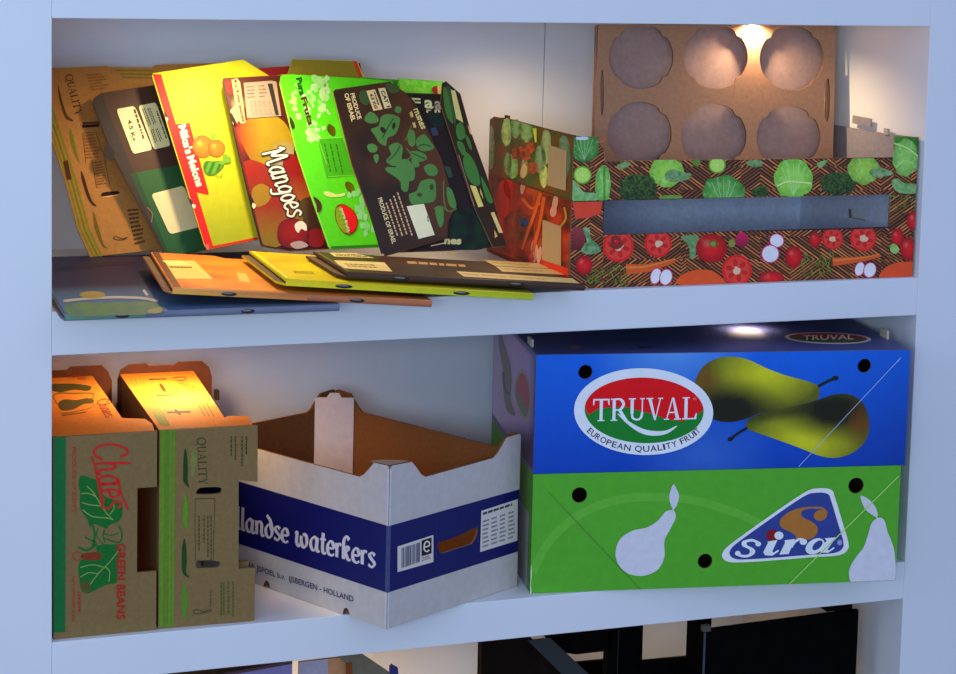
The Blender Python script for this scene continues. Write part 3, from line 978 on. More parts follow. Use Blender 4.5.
# top side print
t = Art(pt, (0, 0, QH), (1, 0, 0), (0, 1, 0)).crop(*C_QT)
GT = D(120, 128, 30)
for k in range(4):
    o = k*26
    t.poly([(90+o*1.05, 150), (104+o*1.05, 150), (308+o*.6, 452), (290+o*.6, 452)], GT, 1)
DT = D(70, 52, 14)
t.poly([(215, 152), (330, 150), (332, 157), (217, 160)], DT, 2); t.poly([(265, 255), (400, 252), (402, 258), (268, 262)], DT, 2); t.poly([(330, 362), (480, 357), (484, 366), (334, 371)], DT, 2)
t.poly(smooth([(282, 186), (300, 190), (325, 222), (318, 236), (300, 225)]), DT, 2)
t.poly(smooth([(378, 352), (392, 350), (420, 378), (410, 384)]), DT, 2)
t.stroke([(360, 158), (380, 145), (430, 142), (455, 152), (430, 162), (380, 160)], 5, DT, 2, sm=3)
t.serif('QUALITY', (395, 178), (500, 232), (28, -16), D(130, 96, 20), 2)
for k in range(3):
    t.stroke([(520+k*28, 300), (575+k*28, 392)], 7, D(120, 90, 30), 2)
pf.build('end_panel', qt); pt.build('side_panel', qt); pr.build('end_panel', qt); pb.build('bottom_panel', qt); po.build('side_panel', qt)
kb = Mesh(MQ, M_KRAFT); kb.box((rw, .36, QH-.045), (rw+.006, .375, QH-.030), D(50, 34, 20)); kb.build('lock_tab', qt)
kb = Mesh(MQ, M_KRAFT); kb.box((.105, .0335, .008), (.1385, .040, .08), KR); kb.build('corner_flap', qt)

# ---- left hand tray: green leaves, red script
MC = yawed(.0035, .012, .0005, 0)
C_C1 = (50, 420, 6.13); C_C2 = (50, 520, 5.617); C_CT = (50, 355, 8.313)
fo = mpx(MC, *XZ, [(157.2, 429), (157.0, 486.8), (137.4, 488), (137, 572), (156.5, 571), (156, 629.7)])
CW = fo[0][0]
fo = [(0, 0), (0, QH), (CW, QH), (CW, fo[1][1]), (fo[2][0], fo[1][1]), (fo[3][0], fo[4][1]), (CW, fo[4][1]), (CW, 0)]
tq = mpx(MC, (0, 0, QH), (1, 0, 0), (0, 1, 0), [(600, 525), (350, 170)], C_CT)
fl = mpx(MC, (0, 0, QH), (1, 0, 0), (0, 1, 0), [(850, 570), (790, 530), (625, 525)], C_CT)
topq = [(0, .0052), (CW-.003, .0052), fl[0], fl[1], fl[2], (tq[0][0], fl[2][1]+.004), (tq[1][0], .385), (-.0, .385)]
rear = [(0, 0), (CW, 0), (CW, QH-.012), (CW-.006, QH+.003), (CW-.016, QH+.014), (CW-.066, QH+.014), (CW-.072, QH+.009), (0, QH+.009)]
ct, pf, pt, pr, pb, po = bean_tray('vegetable_tray', 'brown kraft tray on edge with green leaves and red lettering, at the left shelf side', MC, CW, .40, QH, (fo, []), (topq, []), rear)
a = Art(pf, *XZ).crop(*C_C1)
a.bound = rect(0, 0, CW, QH)
a.crop(0, 0, 1)
a.poly([(54.0, 431.5), (66, 431), (65.3, 632), (53.3, 632.6)], K(24, 100, 56), 1)
a.crop(*C_C1)
RD = K(150, 40, 40); LG = K(18, 96, 40)
rotz_text(a, 'PRODUCE OF EGYPT', (136, 165), (136, 568), 24, RD, layer=2, bold=.01)
leaf1 = smooth([(180, 350), (205, 340), (245, 355), (290, 368), (305, 400), (300, 440), (340, 470), (390, 490), (430, 500), (445, 540), (440, 590), (415, 625), (370, 640), (345, 665), (290, 672), (250, 665), (230, 610), (195, 560), (182, 510), (186, 450), (176, 400)])
a.poly(leaf1, LG, 2)
VN = K(110, 138, 80)
for P in ([(225, 405), (262, 440), (300, 500), (345, 570), (385, 610)], [(190, 450), (240, 450), (280, 470)], [(195, 505), (250, 520), (310, 525)], [(200, 550), (260, 590), (350, 600), (385, 610)], [(385, 505), (392, 540), (365, 580)]):
    a.stroke(P, 7, VN, 3, sm=4)
# script
a.pen('Chaes', (262, 150), (322, 560), (118, -14), .13, K(168, 36, 34), 5)
a.stroke([(250, 222), (285, 300), (275, 290), (325, 545)], 10, K(168, 36, 34), 5, sm=4)
a.stroke([(420, 360), (432, 440), (478, 548)], 11, K(168, 36, 34), 5, sm=4)
a.crop(*C_C2)
# pods between the leaves
for P in ([(262, 50), (300, 40), (340, 55), (300, 130), (262, 130)], [(300, 60), (350, 40), (395, 30), (400, 90), (340, 110), (305, 100)]):
    pass
a.poly(smooth([(240, 20), (330, 50), (385, 20), (402, 70), (398, 115), (360, 135), (300, 135), (262, 140), (205, 100), (225, 60)]), KR, 3)
for P, w in (([(215, 0), (238, 30), (250, 80), (240, 150)], 13), ([(268, 45), (262, 90), (300, 135)], 8), ([(305, 52), (298, 90), (310, 125)], 9), ([(385, 30), (402, 80), (385, 125), (300, 100)], 10), ([(300, 75), (345, 85), (385, 70)], 7), ([(196, 95), (225, 110), (258, 122)], 9), ([(160, 150), (200, 170), (240, 150), (262, 130)], 13)):
    a.stroke(P, w, LG, 4, sm=4)
leaf2 = smooth([(262, 135), (310, 130), (370, 135), (392, 170), (385, 230), (378, 300), (372, 350), (310, 365), (250, 395), (205, 412), (175, 390), (165, 330), (160, 260), (180, 220), (240, 215), (262, 195)])
a.poly(leaf2, LG, 3)
a.poly(smooth([(180, 190), (270, 180), (290, 205), (262, 225), (190, 222)]), K(110, 52, 28), 4)
a.fill(smooth([(168, 340), (190, 325), (228, 345), (240, 380), (205, 410), (178, 395)]), lambda x, y: mixc(K(96, 58, 26), LG, math.hypot((x-200)/40, (y-375)/45)), 9, 4)
for P in ([(385, 170), (330, 240), (270, 300), (225, 360)], [(305, 265), (240, 250), (170, 265)], [(265, 300), (215, 295), (170, 320)], [(310, 262), (335, 290), (330, 345)]):
    a.stroke(P, 6, VN, 5, sm=4)
a.stroke([(130, 190), (152, 178), (178, 190), (175, 215), (150, 225), (130, 212)], 6, K(140, 56, 46), 4, sm=3, closed=True)
rotz_text(a, 'GREEN BEANS', (376, 130), (374, 556), 48, K(150, 34, 30), layer=6, bold=.02)
rotz_text(a, 'NET WEIGHT 5 KG', (124, 315), (124, 570), 17, RD, layer=2, bold=.01)
a.lines([(172, 400), (172, 562), (156, 562), (156, 400)], 1, RD, 6, h=.7, seed=31)
t = Art(pt, (0, 0, QH), (1, 0, 0), (0, 1, 0)).crop(*C_CT)
t.clip = [(0, 150), (345, 160), (610, 540), (0, 620)]
GO = D(70, 66, 18)
t.poly(smooth([(0, 245), (80, 240), (200, 240), (320, 255), (345, 275), (310, 300), (200, 290), (90, 310), (0, 290)]), GO, 1)
t.poly(smooth([(70, 400), (120, 370), (220, 375), (300, 360), (360, 370), (355, 400), (280, 410), (200, 450), (110, 462), (75, 440)]), GO, 1)
t.stroke([(60, 410), (30, 350), (60, 320), (200, 320), (345, 320), (365, 345), (340, 365)], 10, D(110, 90, 30), 1, sm=4)
t.stroke([(90, 490), (220, 470), (340, 440), (365, 400)], 9, D(150, 100, 40), 1, sm=4)
t.stroke([(100, 505), (300, 475)], 8, D(110, 70, 25), 1)
t.pen('Chaes', (385, 385), (470, 530), (52, -20), .16, D(150, 50, 20), 2)
t.text('GREEN BEANS', (150, 175), (290, 215), (10, -32), D(160, 60, 20), 1, bold=.02)
pf.build('end_panel', ct); pt.build('side_panel', ct); pr.build('end_panel', ct); pb.build('bottom_panel', ct); po.build('side_panel', ct)
kb = Mesh(MC, M_KRAFT); kb.box((CW, .34, QH-.055), (CW+.006, .355, QH-.040), D(50, 34, 20)); kb.build('lock_tab', ct)

# ================================================================== VEGETABLE CRATES
C_Y = (560, 120, 3.965); C_Z = (730, 120, 3.965); C_L = (480, 100, 3.545)
MV1 = yawed(.7845, .018, Z_M1+.0005, -.009)
VW, VD = .6006, .384
VH = .1345
MV2 = yawed(.7845, .018, Z_M1+.0005+VH+.0007, -.009)
GREYIN = D(226, 227, 240)
GREYDK = D(142, 136, 140)
WICK = K(46, 22, 12)


def wicker(a, reg, cell=46, seed=0, layer=1):
    """basket weave: sticks at +45 / -45 degrees in a chequer, clipped to the region"""
    rr = random.Random(seed)
    old = a.clip
    x0 = min(p[0] for p in reg); x1 = max(p[0] for p in reg); y0 = min(p[1] for p in reg); y1 = max(p[1] for p in reg)
    a.clip = reg; a.layer = layer
    # chequer of cells, the sticks of neighbours slanting opposite ways
    cw, ch = cell*2.6, cell*2.0
    i0 = int(x0//cw); j0 = int(y0//ch)
    for i in range(i0, int(x1//cw)+1):
        for j in range(j0, int(y1//ch)+1):
            q, _ = clip_poly(list(reg), [(0, 0, 0)]*len(reg), rect(i*cw, j*ch, (i+1)*cw, (j+1)*ch))
            if len(q) < 3:
                continue
            a.clip = q
            sg_ = 1 if rr.random() < .5 else -1
            y = j*ch-cw*.75-rr.uniform(0, 14)
            while y < (j+1)*ch+cw*.75:
                g = rr.uniform(.65, 1.3)
                c = K(min(255, 146*g), 96*g, 54*g)
                dy = sg_*cw*.72
                a.poly([(i*cw, y), ((i+1)*cw, y+dy), ((i+1)*cw, y+dy+6.5), (i*cw, y+6.5)], c)
                y += rr.uniform(12.5, 15.5)
    a.clip = old


def wob(cx, cy, rx, ry, seed, amp=.1, n=22, rot=0):
    rr = random.Random(seed)
    c, s = math.cos(rot), math.sin(rot)
    P = []
    for i in range(n):
        t = 2*math.pi*i/n; k = 1+rr.uniform(-amp, amp)
        x, y = rx*k*math.cos(t), ry*k*math.sin(t)
        P.append((cx+x*c-y*s, cy+x*s+y*c))
    return smooth(P, True, 2)


def cabbage(a, cx, cy, rx, ry, lt, dk, seed, layer=3, rot=0, rib=True):
    def fn(x, y):
        d = math.hypot((x-cx)/rx, (y-cy)/ry)
        n = noisef(x, y, .07, seed)*.5+noisef(x, y, .2, seed)*.4
        th = math.atan2(y-cy-ry*.7, x-cx)
        v = abs(math.sin(th*7))
        return mixc(mixc(lt, dk, max(0, d-.25)*.8+n*.6), mixc(lt, (.85, .9, .7), .25), (v < .16)*.7)
    a.fill(wob(cx, cy, rx, ry, seed, .07, rot=rot), fn, max(5, rx/9), layer)
    if rib:
        for k in range(5):
            t = (k-2)*.33
            a.stroke([(cx, cy+ry*.85), (cx+math.sin(t)*rx*.5, cy+ry*.2), (cx+math.sin(t)*rx*.95, cy-ry*.75*math.cos(t))], max(1.6, rx*.04), mixc(lt, (.8, .85, .65), .35), layer+1, sm=3)


def broccoli(a, cx, cy, rx, ry, seed, layer=3):
    def fn(x, y):
        n = noisef(x, y, .18, seed)+.7*noisef(x, y, .45, seed+1)
        return mixc(K(22, 40, 18), K(70, 104, 44), .35+n*.9-(y-cy)/ry*.15)
    a.fill(wob(cx, cy, rx, ry, seed, .08), fn, 5, layer)


def lime(a, cx, cy, r, layer=3):
    a.poly(ell(cx, cy, r, r, 0, 20), K(98, 150, 50), layer); a.poly(ell(cx, cy, r*.84, r*.84, 0, 18), K(150, 196, 92), layer+1)
    for k in range(8):
        t = k*math.pi/4
        a.stroke([(cx, cy), (cx+r*.78*math.cos(t), cy+r*.78*math.sin(t))], 1.6, K(186, 214, 140), layer+2)


def tomato(a, cx, cy, rx, ry, layer=3, leaf=False):
    a.fill(wob(cx, cy, rx, ry, int(cx), .03), lambda x, y: mixc(mixc(K(206, 22, 26), K(110, 6, 12), math.hypot((x-cx)/rx, (y-cy)/ry)-.25), K(236, 120, 110), max(0, .7-2.4*math.hypot((x-cx+rx*.3)/rx, (y-cy+ry*.35)/ry))), max(5, rx/5), layer)
    if leaf:
        for t in (0, 1.2, 2.5, 3.7, 5):
            a.stroke([(cx+rx*.1, cy-ry*.3), (cx+rx*.1+rx*.35*math.cos(t), cy-ry*.3+ry*.3*math.sin(t))], rx*.13, K(60, 110, 40), layer+1)
        a.poly(ell(cx+rx*.1, cy-ry*.3, rx*.16, ry*.16), K(110, 140, 60), layer+2)


def slice_(a, cx, cy, r, layer=3):
    a.poly(ell(cx, cy, r, r*1.02, 0, 26), K(190, 26, 28), layer)
    a.poly(ell(cx, cy, r*.84, r*.86, 0, 24), K(206, 62, 50), layer+1)
    for k in range(6):
        t = k*math.pi/3+.3
        a.poly(ell(cx+r*.52*math.cos(t), cy+r*.52*math.sin(t), r*.24, r*.15, t, 12), K(172, 30, 30), layer+2)
    a.poly(wob(cx, cy, r*.3, r*.24, int(cx), .3, 10), K(226, 170, 150), layer+3)


def radish(a, cx, cy, rx, ry, layer=3):
    a.poly(ell(cx, cy, rx, ry, .3, 20), K(200, 60, 120), layer); a.poly(ell(cx, cy, rx*.86, ry*.88, .3, 20), K(216, 200, 222), layer+1)


def carrot(a, P, w, layer=3):
    a.stroke(P, w, K(206, 84, 30), layer, sm=4, taper=lambda t: 1-.65*t)
    a.stroke([(p[0], p[1]-w*.15) for p in P], w*.25, K(228, 120, 60), layer+1, sm=4, taper=lambda t: 1-.65*t)


def dill(a, cx, cy, rx, ry, seed, layer=3, n=70):
    rr = random.Random(seed)
    for i in range(n):
        x = cx+rr.uniform(-rx, rx); y = cy+rr.uniform(-ry, ry); t = rr.uniform(-.5, .9)+math.pi*1.3
        l = rr.uniform(10, 26); g = rr.uniform(.7, 1.25)
        a.stroke([(x, y), (x+l*math.cos(t), y+l*math.sin(t))], 2.6, K(82*g, 118*g, 44*g), layer+(i % 2))


def leafy(a, P, c, layer=3):
    cx = sum(p[0] for p in P)/len(P); cy = sum(p[1] for p in P)/len(P)
    a.fill(smooth(P), lambda x, y: mixc(c, mixc(c, (.6, .75, .4), .5), .5+.9*noisef(x, y, .09, int(cx))), 7, layer)


LT = K(138, 190, 78); DKG = K(44, 104, 36); MIDG = K(84, 146, 56)

# ---------- lower crate (red vegetables)
v1 = thing('vegetable_crate', 'lower crate printed with tomatoes, carrots and radishes, with a long window in its front', 'crate', MV1)
win = mpx(MV1, *XZ, [(604, 201), (603.3, 234.8), (889, 227), (889, 195)])
wx0, wx1, wz = win[1][0], win[2][0], (win[1][1]+win[2][1])/2
f1 = Mesh(MV1, [M_CARD, M_KRAFT])
plate(f1, (0, 0, 0), (1, 0, 0), (0, 0, 1), [(0, 0), (VW, 0), (VW, VH), (wx1, VH), (wx1, wz), (wx0, wz), (wx0, VH), (0, VH)], [], .004, WICK, GREYIN, D(120, 100, 90), (0, 1, 1))
a = Art(f1, *XZ).crop(*C_Y)
a.bound = rect(0, 0, VW, VH)
low_l = [(40, 318), (171, 318), (171, 458), (40, 672)]
wicker(a, [(36, 318), (171, 318), (171, 668), (36, 672)], seed=1)
wicker(a, [(171, 456), (500, 446), (500, 655), (171, 668)], seed=2)
wicker(a, [(500, 446), (793, 440), (793, 650), (500, 655)], seed=3)
a.crop(*C_Z)
wicker(a, [(119, 442), (420, 434), (420, 640), (119, 645)], seed=4)
wicker(a, [(420, 434), (631, 428), (631, 632), (420, 640)], seed=5)
wicker(a, [(631, 295), (736, 292), (730, 628), (631, 632)], seed=6)
a.crop(*C_Y)
big = [(44, 322), (171, 320), (171, 456), (1420, 422), (1420, 640), (38, 668)]
a.clip = [(44, 318), (171, 318), (171, 668), (38, 672)]
a.poly([(50, 326), (168, 322), (160, 372), (110, 388), (60, 392)], K(186, 66, 44), 3)
a.fill(smooth([(50, 430), (72, 425), (98, 450), (96, 490), (70, 515), (46, 505)]), lambda x, y: mixc(K(130, 52, 62), K(90, 30, 44), (y-430)/80), 9, 3)
leafy(a, [(90, 432), (115, 430), (122, 470), (150, 495), (160, 520), (120, 532), (90, 525), (85, 510), (105, 480)], K(52, 116, 62), 4)
tomato(a, 94, 575, 34, 38, 5)
a.clip = [(90, 540), (270, 452), (1420, 422), (1420, 640), (38, 668)]
dill(a, 190, 625, 75, 34, 3)
a.clip = [(171, 457), (1420, 422), (1420, 640), (171, 665)]
slice_(a, 230, 500, 62); a.poly(wob(222, 485, 26, 22, 5, .3, 12), K(120, 40, 30), 7); tomato(a, 222, 482, 12, 10, 8)
slice_(a, 388, 490, 54)
leafy(a, [(480, 462), (545, 458), (540, 500), (535, 540), (515, 550), (510, 500)], K(60, 112, 52), 3)
carrot(a, [(260, 590), (330, 588), (400, 572), (455, 556)], 42, 5)
radish(a, 378, 618, 22, 34, 6); radish(a, 418, 622, 26, 34, 8)
tomato(a, 600, 508, 62, 58, 4, True)
a.poly(ell(680, 488, 14, 16), K(120, 130, 60), 4)
a.fill(wob(720, 475, 26, 30, 4, .05), lambda x, y: mixc(K(176, 26, 90), K(110, 14, 50), (y-450)/60), 9, 4)
a.poly(smooth([(470, 652), (480, 615), (540, 594), (600, 597), (640, 625), (640, 652)]), K(206, 82, 30), 4)
slice_(a, 700, 595, 60, 5)
a.crop(*C_Z)
a.clip = [(-100, 446), (631, 430), (631, 634), (-100, 652)]
radish(a, 184, 478, 30, 28, 4); radish(a, 158, 530, 37, 37, 6)
tomato(a, 252, 543, 34, 44, 4)
tomato(a, 165, 628, 50, 30, 4)
tomato(a, 336, 475, 24, 30, 4); slice_(a, 405, 470, 42, 4)
slice_(a, 527, 468, 52, 4)
dill(a, 340, 580, 70, 42, 8)
carrot(a, [(405, 562), (470, 556), (540, 548), (592, 535)], 34, 6)
radish(a, 512, 590, 20, 30, 7); radish(a, 552, 594, 26, 32, 9)
a.clip = [(560, 290), (738, 288), (729, 628), (560, 634)]
a.poly(smooth([(596, 632), (610, 590), (650, 568), (700, 562), (730, 566), (730, 632)]), K(196, 76, 34), 4)
a.clip = [(632, 297), (736, 294), (730, 628), (632, 632)]
dill(a, 690, 330, 60, 45, 9, 3, 60)
tomato(a, 728, 400, 28, 40, 5); tomato(a, 662, 465, 26, 36, 5); tomato(a, 706, 510, 34, 46, 6)
leafy(a, [(632, 500), (650, 490), (670, 512), (655, 530), (636, 522)], K(110, 160, 56), 7)
f1.build('front_panel', v1)
# left side of the lower crate
LF = ((0, .004, 0), (0, -1, 0), (0, 0, 1))
s1 = Mesh(MV1, [M_CARD, M_KRAFT])
slot = mpx(MV1, *LF, [(135, 413), (184, 430), (180, 458), (140, 446)], C_L)
plate(s1, *LF, [(-VD+.008, 0), (0, 0), (0, VH), (-VD+.008, VH)], [slot], .004, K(120, 30, 16), GREYIN, D(120, 100, 90), (0, 1, 1))
a = Art(s1, *LF).crop(*C_L)
a.bound = rect(-VD+.008, 0, 0, VH); a.gain = 1.45  # gain brightens the print to stand in for light on this side
sx = [p for p in slot]
bx0, bx1 = min(p[0] for p in slot)-.003, max(p[0] for p in slot)+.003


def side_fill(x, y):
    n = noisef(x, y, .02, 11)+.6*noisef(x, y, .06, 12)
    c = mixc(K(150, 26, 14), K(60, 24, 12), .45+n)
    return mixc(c, K(140, 66, 24), max(0, noisef(x, y, .03, 15))*1.2)


slx = lambda x, y: 130 < x < 192 and 405 < y < 468
base = [(22, 262), (325, 360), (320, 640), (10, 520)]
for q in ([(22, 262), (128, 296), (128, 565), (14, 520)], [(128, 296), (192, 317), (192, 408), (128, 405)], [(128, 466), (192, 466), (192, 590), (128, 565)], [(192, 317), (326, 360), (320, 640), (192, 590)]):
    a.fill(q, side_fill, 11, 1)
for cx, cy, rx, ry in ((85, 350, 26, 68), (70, 460, 20, 60), (104, 310, 20, 40)):
    a.fill(wob(cx, cy, rx, ry, int(cx), .06), lambda x, y: mixc(K(196, 22, 12), K(120, 8, 8), abs(x-cx)/rx), 10, 2)
for P in ([(215, 330), (195, 400), (170, 470), (150, 530)], [(228, 345), (212, 440), (190, 540)], [(150, 350), (185, 385), (215, 365)], [(205, 470), (180, 560)]):
    a.stroke(P, 22, K(120, 30, 12), 3, sm=4, taper=lambda t: 1-.4*t)
    a.stroke([(x+1, y-1) for x, y in P], 13, K(190, 74, 26), 4, sm=4, taper=lambda t: 1-.4*t)
for cx, cy, rx, ry in ((155, 300, 9, 36), (268, 365, 10, 30), (262, 395, 12, 20), (198, 545, 9, 34), (212, 550, 8, 32), (190, 520, 8, 24)):
    a.poly(ell(cx, cy, rx, ry, .15, 16), K(196, 120, 110), 4)
a.poly(ell(184, 560, 9, 18), K(160, 20, 50), 4)
a.stroke([(300, 380), (306, 420), (285, 450)], 8, K(140, 110, 40), 3, sm=3)
a.poly([(224, 560), (318, 600), (318, 640), (224, 590)], K(180, 40, 20), 2)
so = s1.build('side_panel', v1)
lb = Mesh(MV1, M_PAPER); Art(lb, *LF).crop(*C_L).poly([(226, 424), (292, 448), (291, 588), (223, 566)], K(160, 140, 112), 8); lb.build('paper_label', so, 'plain tan paper label')
s2 = Mesh(MV1, [M_CARD, M_KRAFT]); slot2 = rect(.20, .052, .236, .068)
plate(s2, (VW, .004, 0), (0, 1, 0), (0, 0, 1), [(0, 0), (VD-.008, 0), (VD-.008, VH), (0, VH)], [mpx(MV1, (VW-.004, .004, 0), (0, 1, 0), (0, 0, 1), [(226, 228), (376, 262), (360, 325), (232, 300)], (820, 180, 7.967))], .004, K(120, 30, 16), GREYIN, D(120, 100, 90), (0, 1, 1)); s2.build('side_panel', v1)
bk = Mesh(MV1, [M_CARD, M_KRAFT]); plate(bk, (VW, VD, 0), (-1, 0, 0), (0, 0, 1), rect(0, 0, VW, VH), [], .004, WICK, D(226, 230, 248), D(120, 100, 90), (0, 1, 1)); bk.build('back_panel', v1)
bo = Mesh(MV1, M_KRAFT); bo.box((.004, .004, 0), (VW-.004, VD-.004, .004), GREYIN); bo.build('bottom_panel', v1)

# ---------- upper crate (green vegetables)
v2 = thing('vegetable_crate', 'upper crate printed with cabbages, broccoli and limes, holding the cup divider', 'crate', MV2)
zz = mpx(MV2, *XZ, [(604, 160.5), (895, 158.5), (604, 160), (895, 150), (573.8, 135.5), (919, 137.6)])
hl = (zz[0][1]+zz[1][1])/2; hcl, hcr = zz[4][1], zz[5][1]
lx, rx_ = zz[2][0], zz[3][0]
f2 = Mesh(MV2, [M_CARD, M_KRAFT])
plate(f2, (0, 0, 0), (1, 0, 0), (0, 0, 1), [(0, 0), (VW, 0), (VW, hcr), (rx_+.006, hcr+.002), (rx_, hcr-.006), (rx_, hl), (lx, hl), (lx-.001, hcl-.022), (lx-.010, hcl-.010), (lx-.022, hcl-.004), (0, hcl)], [], .004, WICK, GREYDK, D(130, 100, 80), (0, 1, 1))
a = Art(f2, *XZ).crop(*C_Y)
a.bound = rect(0, 0, VW, max(hcl, hcr))
wicker(a, [(50, 70), (179, 70), (179, 160), (179, 318), (48, 322)][:2]+[(179, 317), (48, 321)], seed=11)
wicker(a, [(179, 160), (480, 158), (480, 312), (179, 317)], seed=12)
wicker(a, [(480, 158), (793, 156), (793, 309), (480, 312)], seed=13)
a.crop(*C_Z)
wicker(a, [(119, 156), (420, 154), (420, 302), (119, 307)], seed=14)
wicker(a, [(420, 154), (650, 152), (650, 298), (420, 302)], seed=15)
wicker(a, [(650, 66), (750, 68), (737, 296), (650, 298)], seed=16)
a.crop(*C_Y)
a.clip = [(48, 66), (179, 66), (179, 318), (46, 322)]
cabbage(a, 96, 108, 58, 58, K(76, 140, 60), K(30, 80, 36), 21, 3)
lime(a, 88, 218, 36, 4)
leafy(a, [(50, 240), (72, 260), (95, 285), (140, 290), (165, 310), (120, 322), (50, 320)], K(86, 150, 78), 5)
cabbage(a, 180, 255, 42, 75, K(120, 184, 96), K(60, 130, 50), 22, 6, rib=False)
a.poly(smooth([(62, 66), (70, 58), (98, 58), (108, 68), (104, 78), (66, 78)]), K(170, 190, 205), 9)
a.clip = [(170, 160), (1420, 148), (1420, 290), (170, 318)]
cabbage(a, 178, 255, 22, 70, K(120, 184, 96), K(60, 130, 50), 22, 6, rib=False)
leafy(a, [(225, 180), (262, 165), (280, 175), (245, 195)], K(62, 120, 40), 3)
broccoli(a, 308, 270, 76, 58, 5, 4)
cabbage(a, 420, 205, 68, 62, LT, MIDG, 23, 4, rib=False)
leafy(a, [(415, 215), (440, 195), (480, 205), (520, 215), (505, 235), (460, 245), (425, 240)], K(60, 116, 46), 6)
a.poly(smooth([(395, 302), (430, 298), (480, 300), (475, 312), (400, 314)]), K(100, 140, 60), 4)
lime(a, 622, 178, 34, 4)
a.poly(ell(540, 168, 16, 14), K(80, 126, 50), 3)
cabbage(a, 648, 285, 82, 64, K(90, 158, 74), K(34, 92, 40), 24, 4)
leafy(a, [(735, 165), (793, 160), (800, 182), (760, 186)], K(60, 110, 36), 3)
broccoli(a, 792, 285, 34, 26, 8, 4)
a.crop(*C_Z)
a.clip = [(-100, 160), (652, 150), (652, 300), (-100, 312)]
cabbage(a, 250, 232, 78, 78, K(134, 196, 84), K(80, 150, 52), 25, 4, rot=.2)
a.stroke([(185, 262), (220, 245), (260, 245), (318, 250)], 6, K(190, 214, 150), 6, sm=4)
leafy(a, [(345, 172), (385, 158), (375, 178), (355, 190)], K(80, 140, 50), 3)
broccoli(a, 428, 252, 72, 48, 9, 4)
cabbage(a, 530, 195, 62, 60, K(140, 186, 76), K(76, 130, 46), 26, 5, rib=False)
leafy(a, [(550, 205), (580, 188), (630, 200), (645, 215), (600, 225), (570, 225)], K(70, 120, 50), 7)
a.clip = [(620, 62), (751, 66), (738, 296), (620, 300)]
a.fill([(650, 64), (750, 68), (746, 140), (690, 130), (650, 100)], lambda x, y: mixc(K(66, 130, 30), K(40, 92, 28), (x-650)/100+noisef(x, y, .05, 3)), 12, 3)
cabbage(a, 694, 150, 50, 74, K(130, 184, 100), K(64, 130, 56), 27, 5, rib=False)
a.stroke([(648, 92), (700, 110), (748, 148)], 5, K(170, 210, 130), 7, sm=3)
a.stroke([(655, 190), (690, 160), (725, 175)], 4, K(150, 200, 120), 7, sm=3)
leafy(a, [(640, 240), (665, 232), (690, 250), (735, 255), (735, 290), (670, 288), (645, 265)], K(76, 140, 60), 6)
f2.build('front_panel', v2)
s1 = Mesh(MV2, [M_CARD, M_KRAFT])
lft = mpx(MV2, *LF, [(489, 117), (573.8, 135.5)])
plate(s1, *LF, [(-VD+.008, 0), (0, 0), (0, hcl), (-VD+.075, lft[0][1]+.004), (-VD+.024, lft[0][1]+.003), (-VD+.008, lft[0][1]-.004)], [], .004, K(90, 60, 24), GREYDK, D(150, 110, 70), (0, 1, 1))
a = Art(s1, *LF).crop(*C_L)
a.bound = rect(-VD+.008, 0, 0, hcl); a.gain = 1.7  # side print brightened in place of light reaching it
ql = [(35, 62), (190, 68), (328, 135), (326, 352), (28, 258)]


def sg(x, y):
    n = noisef(x, y, .03, 31)+.6*noisef(x, y, .09, 32)
    return mixc(K(96, 52, 22), K(56, 62, 24), .5+n)


a.fill([(35, 66), (85, 62), (225, 92), (328, 138), (324, 352), (28, 258)], sg, 10, 1)
a.clip = [(35, 62), (85, 60), (330, 136), (324, 354), (28, 258)]
for cx, cy, rx, ry, c in ((40, 170, 14, 80, K(96, 110, 56)), (95, 115, 18, 52, K(130, 160, 84)), (128, 95, 18, 40, K(86, 120, 40)), (166, 105, 24, 44, K(92, 124, 40)), (118, 235, 20, 45, K(104, 146, 56)), (100, 225, 14, 40, K(86, 120, 44)), (236, 165, 18, 62, K(110, 130, 50)), (215, 210, 20, 50, K(80, 110, 36)), (228, 270, 16, 40, K(150, 160, 60)), (300, 200, 22, 80, K(60, 92, 40)), (160, 240, 14, 30, K(110, 100, 40))):
    a.fill(wob(cx, cy, rx, ry, int(cx+cy), .08), lambda x, y: mixc(mixc(c, (1, 1, .8), .12), mixc(c, (0, 0, 0), .65), abs(x-cx)/rx*.7+noisef(x, y, .1, 2)*.5), 8, 3)
for cx, cy in ((145, 185), (165, 195), (130, 190), (180, 170), (190, 240)):
    a.fill(wob(cx, cy, 16, 22, cx, .2), lambda x, y: mixc(K(150, 66, 26), K(96, 40, 20), .5+noisef(x, y, .1, 5)), 7, 4)
a.stroke([(196, 100), (200, 150)], 14, K(190, 180, 50), 5, taper=lambda t: 1-.6*t)
for cx, cy, rx, ry in ((155, 250, 9, 26), (160, 255, 8, 24)):
    a.poly(ell(cx, cy, rx, ry, .2, 14), K(176, 130, 96), 5)
so = s1.build('side_panel', v2)
lb = Mesh(MV2, M_PAPER); Art(lb, *LF).crop(*C_L).poly([(247, 158), (311, 180), (308, 322), (243, 303)], K(160, 142, 116), 8); lb.build('paper_label', so, 'plain tan paper label')
s2 = Mesh(MV2, [M_CARD, M_KRAFT])
plate(s2, (VW, .004, 0), (0, 1, 0), (0, 0, 1), [(0, 0), (VD-.008, 0), (VD-.008, hcr-.006), (.10, hcr-.003), (0, hcr)], [], .004, K(90, 60, 24), GREYDK, D(150, 110, 70), (0, 1, 1)); s2.build('side_panel', v2)
tb = Mesh(MV2, M_KRAFT)
tq = mpx(MV2, (VW-.004, .004, 0), (0, 1, 0), (0, 0, 1), [(265, 185), (268, 122), (415, 150), (410, 215)], (820, 100, 7.967))
